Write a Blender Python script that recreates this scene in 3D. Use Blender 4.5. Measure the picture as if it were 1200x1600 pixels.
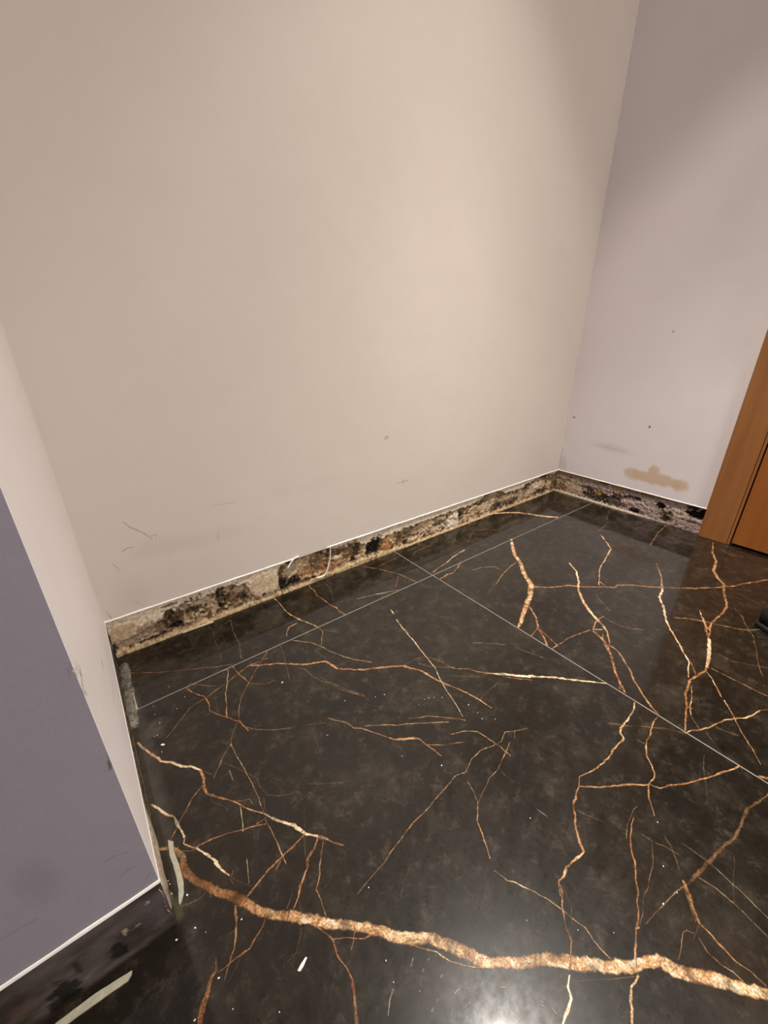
import bpy, bmesh, math, random
import numpy as np
from mathutils import Vector, Matrix, noise
random.seed(7)
PI = math.pi
for o in list(bpy.data.objects): bpy.data.objects.remove(o)
scene = bpy.context.scene
COL = scene.collection

# ------------------------------------------------------------------ camera
cam_d = bpy.data.cameras.new('camera'); cam = bpy.data.objects.new('camera', cam_d); COL.objects.link(cam)
cam_d.sensor_fit = 'VERTICAL'; cam_d.sensor_height = 36; cam_d.sensor_width = 27
cam_d.lens = 14.4215; cam_d.clip_start = 0.02
cam.matrix_world = Matrix([[0.795593, 0.245937, -0.553667, 0], [-0.605819, 0.317053, -0.729699, 0], [-0.003918, 0.915965, 0.401238, 0.7], [0, 0, 0, 1]])
scene.camera = cam
# ------------------------------------------------------------------ view, world, lamps
vs = scene.view_settings
vs.view_transform = 'Standard'; vs.look = 'None'; vs.gamma = 1; vs.use_curve_mapping = False
vs.exposure = 0.08
w = bpy.data.worlds.new('world'); scene.world = w; w.use_nodes = True
w.node_tree.nodes['Background'].inputs[0].default_value = (0.9, 0.95, 1.0, 1)
w.node_tree.nodes['Background'].inputs[1].default_value = 0.05
CEIL = 2.72
LAMPS = [  # x, y, power, beam angle, blend, colour, radius: one recessed lamp, its beam and its wider spill
    (0.965, 0.255, 350, 56, 1.0, (1.0, 0.94, 0.86), 0.04),
    (0.965, 0.255, 95, 71, 0.45, (1.0, 0.94, 0.86), 0.04),
]
ADDED_FILL = [  # unseen ceiling light added to brighten reveal and walls: x, y, size, power, colour
    (1.20, -1.20, 0.30, 20, (1.0, 0.93, 0.88)),
]
l = bpy.data.lights.new('added_fill_light', 'AREA'); l.shape = 'RECTANGLE'; l.size = 0.8; l.size_y = 1.2; l.energy = 24; l.color = (1.0, 0.985, 1.0)
o = bpy.data.objects.new('added_fill_light', l); COL.objects.link(o); o.location = (0.75, -2.36, 0.85); o.rotation_euler = (PI/2, 0, 0)  # unseen area light, added to lift the lower walls
for i, (x, y, p, a, b, c, r) in enumerate(LAMPS):
    l = bpy.data.lights.new('downlight_beam', 'SPOT'); l.energy = p; l.spot_size = math.radians(a); l.spot_blend = b
    l.color = c; l.shadow_soft_size = r
    o = bpy.data.objects.new('downlight_beam', l); COL.objects.link(o); o.location = (x, y, CEIL-0.012)
for x, y, s, p, c in ADDED_FILL:
    l = bpy.data.lights.new('added_ceiling_fill', 'AREA'); l.shape = 'DISK'; l.size = s; l.energy = p; l.color = c
    o = bpy.data.objects.new('added_ceiling_fill', l); COL.objects.link(o); o.location = (x, y, CEIL-0.03)

# ------------------------------------------------------------------ dimensions (metres)
YB, XR, XL, YP = 0.97559, 1.77033, -0.05015, 0.3787      # back wall, right wall, reveal, left wall face
HS, HP = 0.10442, 0.104                         # height of the bare strip where the skirting was
YG, XG = 0.78506, 0.78657                         # grout lines
X0, Y0 = -2.4, -2.4

# ------------------------------------------------------------------ material helpers
class NT:
    def __init__(s, name):
        s.m = bpy.data.materials.new(name); s.m.use_nodes = True
        s.t = s.m.node_tree; s.t.nodes.clear()
        s.out = s.n('ShaderNodeOutputMaterial')
        s.b = s.n('ShaderNodeBsdfPrincipled'); s.l(s.b.outputs[0], s.out.inputs[0])
    def n(s, typ, **kw):
        n = s.t.nodes.new(typ)
        for k, v in kw.items(): setattr(n, k, v)
        return n
    def l(s, a, b): s.t.links.new(a, b)
    def obj(s): return s.n('ShaderNodeTexCoord').outputs['Object']
    def noise(s, vec, scale, detail=4, rough=0.55, dist=0.0):
        n = s.n('ShaderNodeTexNoise'); s.l(vec, n.inputs['Vector'])
        n.inputs['Scale'].default_value = scale; n.inputs['Detail'].default_value = detail
        n.inputs['Roughness'].default_value = rough; n.inputs['Distortion'].default_value = dist
        return n.outputs['Fac']
    def math(s, op, a, b=None, c=None, clamp=False):
        n = s.n('ShaderNodeMath', operation=op); n.use_clamp = clamp
        for i, v in enumerate((a, b, c)):
            if v is None: continue
            if isinstance(v, (int, float)): n.inputs[i].default_value = v
            else: s.l(v, n.inputs[i])
        return n.outputs[0]
    def mrange(s, v, a, b, c=0.0, d=1.0, smooth=False):
        n = s.n('ShaderNodeMapRange'); n.clamp = True
        if smooth: n.interpolation_type = 'SMOOTHSTEP'
        s.l(v, n.inputs[0])
        for i, q in enumerate((a, b, c, d)): n.inputs[i+1].default_value = q
        return n.outputs[0]
    def mix(s, f, a, b, blend='MIX'):
        n = s.n('ShaderNodeMix', data_type='RGBA', blend_type=blend)
        for i, v in ((0, f), (6, a), (7, b)):
            if isinstance(v, (int, float)): n.inputs[i].default_value = v
            elif isinstance(v, tuple): n.inputs[i].default_value = (*v, 1)
            else: s.l(v, n.inputs[i])
        return n.outputs[2]
    def ramp(s, f, stops):
        n = s.n('ShaderNodeValToRGB'); s.l(f, n.inputs[0]); e = n.color_ramp.elements
        while len(e) < len(stops): e.new(0.5)
        for i, (p, c) in enumerate(stops): e[i].position = p; e[i].color = (*c, 1)
        return n.outputs[0]
    def bump(s, h, strength, dist):
        n = s.n('ShaderNodeBump'); n.inputs['Strength'].default_value = strength; n.inputs['Distance'].default_value = dist
        s.l(h, n.inputs['Height']); s.l(n.outputs[0], s.b.inputs['Normal'])
    def set(s, **kw):
        for k, v in kw.items():
            k = k.replace('_', ' ')
            i = s.b.inputs[k]
            if isinstance(v, (int, float)): i.default_value = v
            elif isinstance(v, tuple): i.default_value = (*v, 1)
            else: s.l(v, i)
    def ellipse(s, vec, c, r, amp=0.0, scale=20, soft=0.3, ax=(0, 2)):
        """soft mask of an irregular blot at c with radii r in the object plane axes ax"""
        sp = s.n('ShaderNodeSeparateXYZ'); s.l(vec, sp.inputs[0])
        d = None
        for k, a in enumerate(ax):
            v = s.math('DIVIDE', s.math('SUBTRACT', sp.outputs[a], c[k]), r[k]); v = s.math('MULTIPLY', v, v)
            d = v if d is None else s.math('ADD', d, v)
        d = s.math('SUBTRACT', 1.0, d)
        if amp: d = s.math('ADD', d, s.math('MULTIPLY', s.math('SUBTRACT', s.noise(vec, scale, 8, 0.72), 0.5), amp))
        return s.mrange(d, 0.0, soft, smooth=True)

def wall_mat(name, col, blots, ax, rough=0.62):
    t = NT(name); v = t.obj()
    n1 = t.noise(v, 2.2, 4); n2 = t.noise(v, 9.0, 5)
    base = t.mix(t.mrange(n1, 0.3, 0.7), tuple(c*0.97 for c in col), tuple(min(1, c*1.03) for c in col))
    base = t.mix(t.mrange(n2, 0.52, 0.75, 0, 0.12), base, tuple(c*k for c, k in zip(col, (0.86, 0.82, 0.76))))
    for (c, r, amp, sc, soft, colr, op) in blots:
        m = t.ellipse(v, c, r, amp, sc, soft, ax)
        base = t.mix(t.math('MULTIPLY', m, op), base, colr)
    t.set(Base_Color=base, Roughness=rough, Specular_IOR_Level=0.3)
    h = t.math('ADD', t.math('MULTIPLY', t.noise(v, 160, 3), 0.25), t.math('MULTIPLY', t.noise(v, 7, 3), 2.2))
    t.bump(h, 0.35, 0.0022)
    return t.m

def stone_nodes(t, v):
    n1 = t.noise(v, 3.2, 6, 0.6, 0.4); n2 = t.noise(v, 34, 10, 0.80, 0.15); n3 = t.noise(v, 260, 3, 0.7); n4 = t.noise(v, 12, 9, 0.75, 0.2)
    base = t.ramp(n1, [(0.3, (0.0075, 0.0055, 0.0034)), (0.55, (0.0130, 0.0098, 0.0064)), (0.75, (0.0205, 0.0155, 0.0104))])
    base = t.mix(t.mrange(n4, 0.50, 0.66, 0, 0.6), base, (0.036, 0.028, 0.019))
    base = t.mix(t.mrange(n2, 0.53, 0.68, 0, 0.75), base, (0.064, 0.049, 0.034))
    base = t.mix(t.mrange(n2, 0.48, 0.36, 0, 0.7), base, (0.005, 0.004, 0.003))
    base = t.mix(t.mrange(n3, 0.66, 0.74, 0, 0.30), base, (0.12, 0.10, 0.08))
    return base

def gloss(t, v):
    sm = t.noise(v, 5.5, 5, 0.6, 0.6); fine = t.noise(v, 70, 6, 0.7)
    t.set(Roughness=t.mrange(fine, 0.35, 0.65, 0.25, 0.36), Specular_IOR_Level=0.12, Coat_Weight=0.80,
          Coat_Roughness=t.mrange(sm, 0.35, 0.75, 0.045, 0.12), Coat_IOR=1.5)

def tile_mat():
    t = NT('polished dark stone'); v = t.obj()
    base = stone_nodes(t, v)
    # whitish lime haze and dust left where the skirting stood against the reveal
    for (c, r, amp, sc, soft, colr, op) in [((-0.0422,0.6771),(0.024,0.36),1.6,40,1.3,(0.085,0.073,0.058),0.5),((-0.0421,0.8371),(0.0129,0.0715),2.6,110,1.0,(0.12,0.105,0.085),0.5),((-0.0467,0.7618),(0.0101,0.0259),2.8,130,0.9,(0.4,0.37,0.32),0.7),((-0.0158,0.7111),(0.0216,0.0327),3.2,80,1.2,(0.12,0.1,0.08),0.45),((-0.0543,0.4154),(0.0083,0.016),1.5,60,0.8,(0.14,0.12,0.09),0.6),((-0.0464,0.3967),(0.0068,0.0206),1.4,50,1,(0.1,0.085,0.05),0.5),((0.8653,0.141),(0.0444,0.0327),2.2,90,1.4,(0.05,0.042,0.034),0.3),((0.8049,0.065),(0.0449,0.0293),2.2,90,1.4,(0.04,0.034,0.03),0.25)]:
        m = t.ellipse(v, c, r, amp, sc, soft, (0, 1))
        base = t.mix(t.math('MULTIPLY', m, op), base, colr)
    t.set(Base_Color=base); gloss(t, v)
    return t.m

def vein_mat():
    t = NT('gold vein in dark stone'); v = t.obj()
    uv = t.n('ShaderNodeUVMap').outputs[0]
    at = t.n('ShaderNodeAttribute', attribute_name='Vc')
    sc = t.n('ShaderNodeSeparateColor'); t.l(at.outputs['Color'], sc.inputs[0])
    cream, op = sc.outputs[0], sc.outputs[1]
    su = t.n('ShaderNodeSeparateXYZ'); t.l(uv, su.inputs[0])
    av = t.math('ABSOLUTE', su.outputs[1])
    nz = t.noise(v, 170, 4, 0.65); nb = t.noise(v, 34, 5, 0.6); nf = t.noise(v, 420, 4, 0.7); nm = t.noise(v, 48, 7, 0.75, 0.8)
    e = t.math('ADD', av, t.math('MULTIPLY', t.math('SUBTRACT', nz, 0.5), 0.8))
    m = t.mrange(e, 0.56, 0.92, 1.0, 0.0, True)
    brk = t.math('MULTIPLY', t.mrange(nb, 0.36, 0.50, 0.35, 1.0), t.mrange(nf, 0.36, 0.52, 0.55, 1.0))
    m = t.math('MULTIPLY', t.math('MULTIPLY', m, op), brk)
    k = t.math('ADD', cream, t.math('MULTIPLY', t.math('SUBTRACT', nm, 0.5), 3.0))
    k = t.math('ADD', k, t.math('MULTIPLY', t.math('SUBTRACT', nf, 0.5), 1.0))
    k = t.math('SUBTRACT', k, t.math('MULTIPLY', t.math('MULTIPLY', av, av), 0.35))
    colr = t.ramp(k, [(0.0, (0.185, 0.078, 0.027)), (0.3, (0.33, 0.165, 0.075)), (0.6, (0.47, 0.265, 0.115)), (0.78, (0.68, 0.49, 0.29)), (0.98, (0.78, 0.63, 0.43))])
    t.set(Base_Color=colr); gloss(t, v)
    tr = t.n('ShaderNodeBsdfTransparent'); mx = t.n('ShaderNodeMixShader')
    t.l(m, mx.inputs[0]); t.l(tr.outputs[0], mx.inputs[1]); t.l(t.b.outputs[0], mx.inputs[2]); t.l(mx.outputs[0], t.out.inputs[0])
    return t.m

def plain(name, col, rough=0.6, n=0.12, sc=40, bump=0.3, spec=0.4):
    t = NT(name); v = t.obj(); f = t.noise(v, sc, 5)
    t.set(Base_Color=t.mix(t.mrange(f, 0.3, 0.7), tuple(c*(1-n) for c in col), tuple(min(1, c*(1+n)) for c in col)), Roughness=rough, Specular_IOR_Level=spec)
    if bump: t.bump(t.noise(v, sc*4, 4), bump, 0.001)
    return t.m

def strip_mat():
    t = NT('broken plaster and mortar'); v = t.obj()
    a = t.n('ShaderNodeAttribute', attribute_name='Col').outputs['Color']
    f = t.noise(v, 150, 7, 0.78)
    c = t.mix(t.mrange(f, 0.54, 0.70, 0, 0.35), a, (0.62, 0.52, 0.40))
    c = t.mix(1.0, c, t.mix(t.mrange(f, 0.36, 0.62), (0.62, 0.59, 0.55), (1.28, 1.26, 1.22)), 'MULTIPLY')
    t.set(Base_Color=c, Roughness=0.85, Specular_IOR_Level=0.2); t.bump(f, 0.8, 0.0025)
    return t.m

def glaze_mat():
    t = NT('dark smeared adhesive'); v = t.obj()
    a = t.n('ShaderNodeAttribute', attribute_name='Col').outputs['Color']
    f = t.noise(v, 60, 6, 0.7)
    c = t.mix(1.0, a, t.mix(t.mrange(f, 0.3, 0.7), (0.85, 0.84, 0.83), (1.15, 1.15, 1.15)), 'MULTIPLY')
    t.set(Base_Color=c, Roughness=0.42, Specular_IOR_Level=0.35); t.bump(f, 0.25, 0.001)
    return t.m

def wood_mat(name, dark, lite, ax='Z'):
    t = NT(name); v = t.obj()
    mp = t.n('ShaderNodeMapping'); t.l(v, mp.inputs[0]); mp.inputs['Scale'].default_value = (22, 22, 1.1)
    f = t.noise(mp.outputs[0], 2.4, 6, 0.6, 0.5); g = t.noise(mp.outputs[0], 16, 4, 0.6)
    c = t.mix(t.mrange(f, 0.3, 0.72), dark, lite)
    c = t.mix(t.mrange(g, 0.55, 0.75, 0, 0.3), c, tuple(x*0.6 for x in dark))
    t.set(Base_Color=c, Roughness=0.42, Specular_IOR_Level=0.45); t.bump(g, 0.12, 0.0006)
    return t.m

M = {}
# blots: centre (x,z) or (y,z), radii, noise amount, noise scale, softness, colour, opacity
M['back'] = wall_mat('warm white emulsion', (0.61, 0.535, 0.462), [((0.7512,0.4067),(0.0099,0.0079),0.3,60,0.5,(0.38,0.33,0.28),0.5),((0.0926,0.249),(0.094,0.0348),1.5,14,1.2,(0.4,0.33,0.27),0.17),((0.0144,0.1589),(0.0488,0.0651),1.2,14,1.3,(0.36,0.3,0.25),0.15),((0.2054,0.2383),(0.1437,0.0237),1.6,10,1.3,(0.42,0.36,0.3),0.15),((0.4749,0.3118),(0.2406,0.0259),1.2,9,1.5,(0.5,0.44,0.38),0.18),((1.5719,0.2411),(0.1818,0.1861),1.0,9,1.5,(0.45,0.4,0.36),0.15)], (0, 2))
M['right'] = wall_mat('pale grey emulsion', (0.765, 0.7, 0.7), [((0.5659,0.1683),(0.1059,0.0286),1.6,40,0.7,(0.6,0.43,0.3),0.86),((0.5845,0.1977),(0.0258,0.0273),1.6,40,0.8,(0.6,0.43,0.3),0.86),((0.6515,0.1669),(0.0457,0.0311),1.8,45,0.8,(0.6,0.43,0.3),0.86),((0.4853,0.1649),(0.0352,0.0288),1.8,45,0.8,(0.6,0.43,0.3),0.86),((0.9442,0.3537),(0.0058,0.0054),0,1,0.5,(0.2,0.17,0.15),0.8),((0.6375,0.3621),(0.0048,0.0062),0,1,0.5,(0.15,0.13,0.12),0.85),((0.6398,0.6985),(0.005,0.0058),0,1,0.6,(0.3,0.27,0.25),0.6),((0.7605,0.2534),(0.1195,0.0263),1.5,14,1.5,(0.42,0.37,0.35),0.35),((0.4937,0.0942),(0.115,0.0248),1.5,14,1.5,(0.42,0.37,0.35),0.2),((0.962,0.1355),(0.0305,0.0477),1.2,40,1,(0.3,0.25,0.22),0.3)], (1, 2))
M['reveal'] = wall_mat('pale pink white emulsion', (0.95, 0.89, 0.86), [((0.6151, 0.258), (0.0176, 0.0023), 0, 1, 0.5, (0.15, 0.13, 0.12), 0.8), ((0.3788, 0.4267), (0.026, 0.0023), 1.6, 60, 0.6, (0.42, 0.36, 0.32), 0.5), ((0.783, 0.0609), (0.0818, 0.0493), 1.5, 40, 1, (0.5, 0.44, 0.4), 0.3)], (1, 2), 0.45)
M['purple'] = wall_mat('muted violet grey emulsion', (0.315, 0.284, 0.312), [((-0.1347, 0.2126), (0.0229, 0.0508), 1.2, 8, 1.6, (0.17, 0.145, 0.155), 0.35), ((-0.0571, 0.1008), (0.0054, 0.0086), 1.5, 60, 0.8, (0.06, 0.05, 0.06), 0.6), ((-0.0525, 0.3119), (0.0018, 0.0078), 2, 60, 0.6, (0.09, 0.08, 0.1), 0.6)], (0, 2), 0.5)
M['room'] = plain('plain white emulsion', (0.72, 0.68, 0.64), 0.8, 0.03, 3, 0)
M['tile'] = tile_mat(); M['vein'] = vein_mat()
M['grout'] = plain('grey grout', (0.23, 0.205, 0.18), 0.6, 0.15, 60)
M['strip'] = strip_mat(); M['glaze'] = glaze_mat()
M['ridge'] = plain('white paint ridge', (0.86, 0.82, 0.76), 0.5, 0.06, 60)
M['crack'] = plain('scuffed paint', (0.40, 0.34, 0.29), 0.8, 0.2, 200, 0)
M['arch'] = wood_mat('oiled brown wood', (0.255, 0.098, 0.026), (0.33, 0.135, 0.040))
M['leaf'] = wood_mat('orange brown wood veneer', (0.270, 0.084, 0.014), (0.335, 0.110, 0.021))
M['groove'] = plain('dark shadow groove', (0.10, 0.028, 0.008), 0.6, 0.1, 30, 0)
M['metal'] = plain('brushed steel', (0.55, 0.54, 0.52), 0.3, 0.05, 60, 0)
M['metal'].node_tree.nodes['Principled BSDF'].inputs['Metallic'].default_value = 1
M['white'] = plain('white plaster crumb', (0.85, 0.82, 0.76), 0.7, 0.08, 200)
M['mortar'] = plain('dried cream mortar', (0.52, 0.46, 0.34), 0.7, 0.15, 90, 0.5)
M['tape'] = plain('dried grey green mortar film', (0.40, 0.37, 0.275), 0.6, 0.15, 110, 0.4)
M['leather'] = plain('black leather', (0.005, 0.005, 0.008), 0.45, 0.3, 80, 0.3, 0.25)
M['rubber'] = plain('black rubber', (0.008, 0.008, 0.008), 0.6, 0.2, 80, 0.2)
M['cloth'] = plain('black cloth', (0.012, 0.011, 0.011), 0.95, 0.3, 120, 0.4)
e = NT('lamp diffuser'); e.set(Base_Color=(0.8, 0.8, 0.8), Emission_Color=(1.0, 0.86, 0.72)); e.b.inputs['Emission Strength'].default_value = 6; M['glow'] = e.m
e = NT('glowing fill panel'); e.set(Base_Color=(0.8, 0.8, 0.8), Roughness=0.6, Emission_Color=(1.0, 0.97, 0.97)); e.b.inputs['Emission Strength'].default_value = 0.6; M['fill_panel'] = e.m  # faint glow for the added panel opposite the niche

# ------------------------------------------------------------------ mesh helpers
def link(name, bm, mats, parent=None, smooth=False):
    me = bpy.data.meshes.new(name); bm.normal_update(); bm.to_mesh(me); bm.free()
    for m in (mats if isinstance(mats, (list, tuple)) else [mats]): me.materials.append(m)
    if smooth:
        for p in me.polygons: p.use_smooth = True
    o = bpy.data.objects.new(name, me); COL.objects.link(o)
    if parent: o.parent = parent
    return o
def struct(o, label=None):
    o['kind'] = 'structure'
    if label: o['label'] = label
    return o
def tag(o, label, cat, group=None):
    o['label'] = label; o['category'] = cat
    if group: o['group'] = group
    return o
def empty(name, loc):
    o = bpy.data.objects.new(name, None); COL.objects.link(o); o.location = loc; return o
def box(bm, a, b, mi=0, bevel=0):
    vs_ = [bm.verts.new((x, y, z)) for x in (a[0], b[0]) for y in (a[1], b[1]) for z in (a[2], b[2])]
    fs = [bm.faces.new([vs_[i] for i in q]) for q in ((0, 1, 3, 2), (4, 6, 7, 5), (0, 4, 5, 1), (2, 3, 7, 6), (0, 2, 6, 4), (1, 5, 7, 3))]
    for f in fs: f.material_index = mi
    if bevel:
        es = list({e for f in fs for e in f.edges})
        bmesh.ops.bevel(bm, geom=es, offset=bevel, segments=2, affect='EDGES', profile=0.6)
    return fs
def fr(x, y=0.0, z=0.0, o=4):
    """fractal noise about -1..1"""
    s = 0; a = 1; t = 0
    for k in range(o):
        s += a*noise.noise(Vector((x, y, z+k*7.3))); t += a; a *= 0.6; x *= 2.1; y *= 2.1
    return s/t*1.7
def sm(a, b, x):
    t = max(0, min(1, (x-a)/(b-a))); return t*t*(3-2*t)
def tube(bm, pts, radii, seg=7, flat=1.0):
    rings = []
    for i, p in enumerate(pts):
        p = Vector(p); d = (Vector(pts[min(i+1, len(pts)-1)])-Vector(pts[max(i-1, 0)])).normalized()
        u = d.cross(Vector((0, 0, 1)))
        if u.length < 1e-3: u = Vector((1, 0, 0))
        u.normalize(); v = u.cross(d).normalized()
        rings.append([bm.verts.new(p+u*math.cos(k*2*PI/seg)*radii[i]+v*math.sin(k*2*PI/seg)*radii[i]*flat) for k in range(seg)])
    for a, b in zip(rings, rings[1:]):
        for k in range(seg): bm.faces.new((a[k], a[(k+1) % seg], b[(k+1) % seg], b[k]))
    bm.faces.new(rings[0][::-1]); bm.faces.new(rings[-1])
    bmesh.ops.recalc_face_normals(bm, faces=bm.faces)

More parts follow.
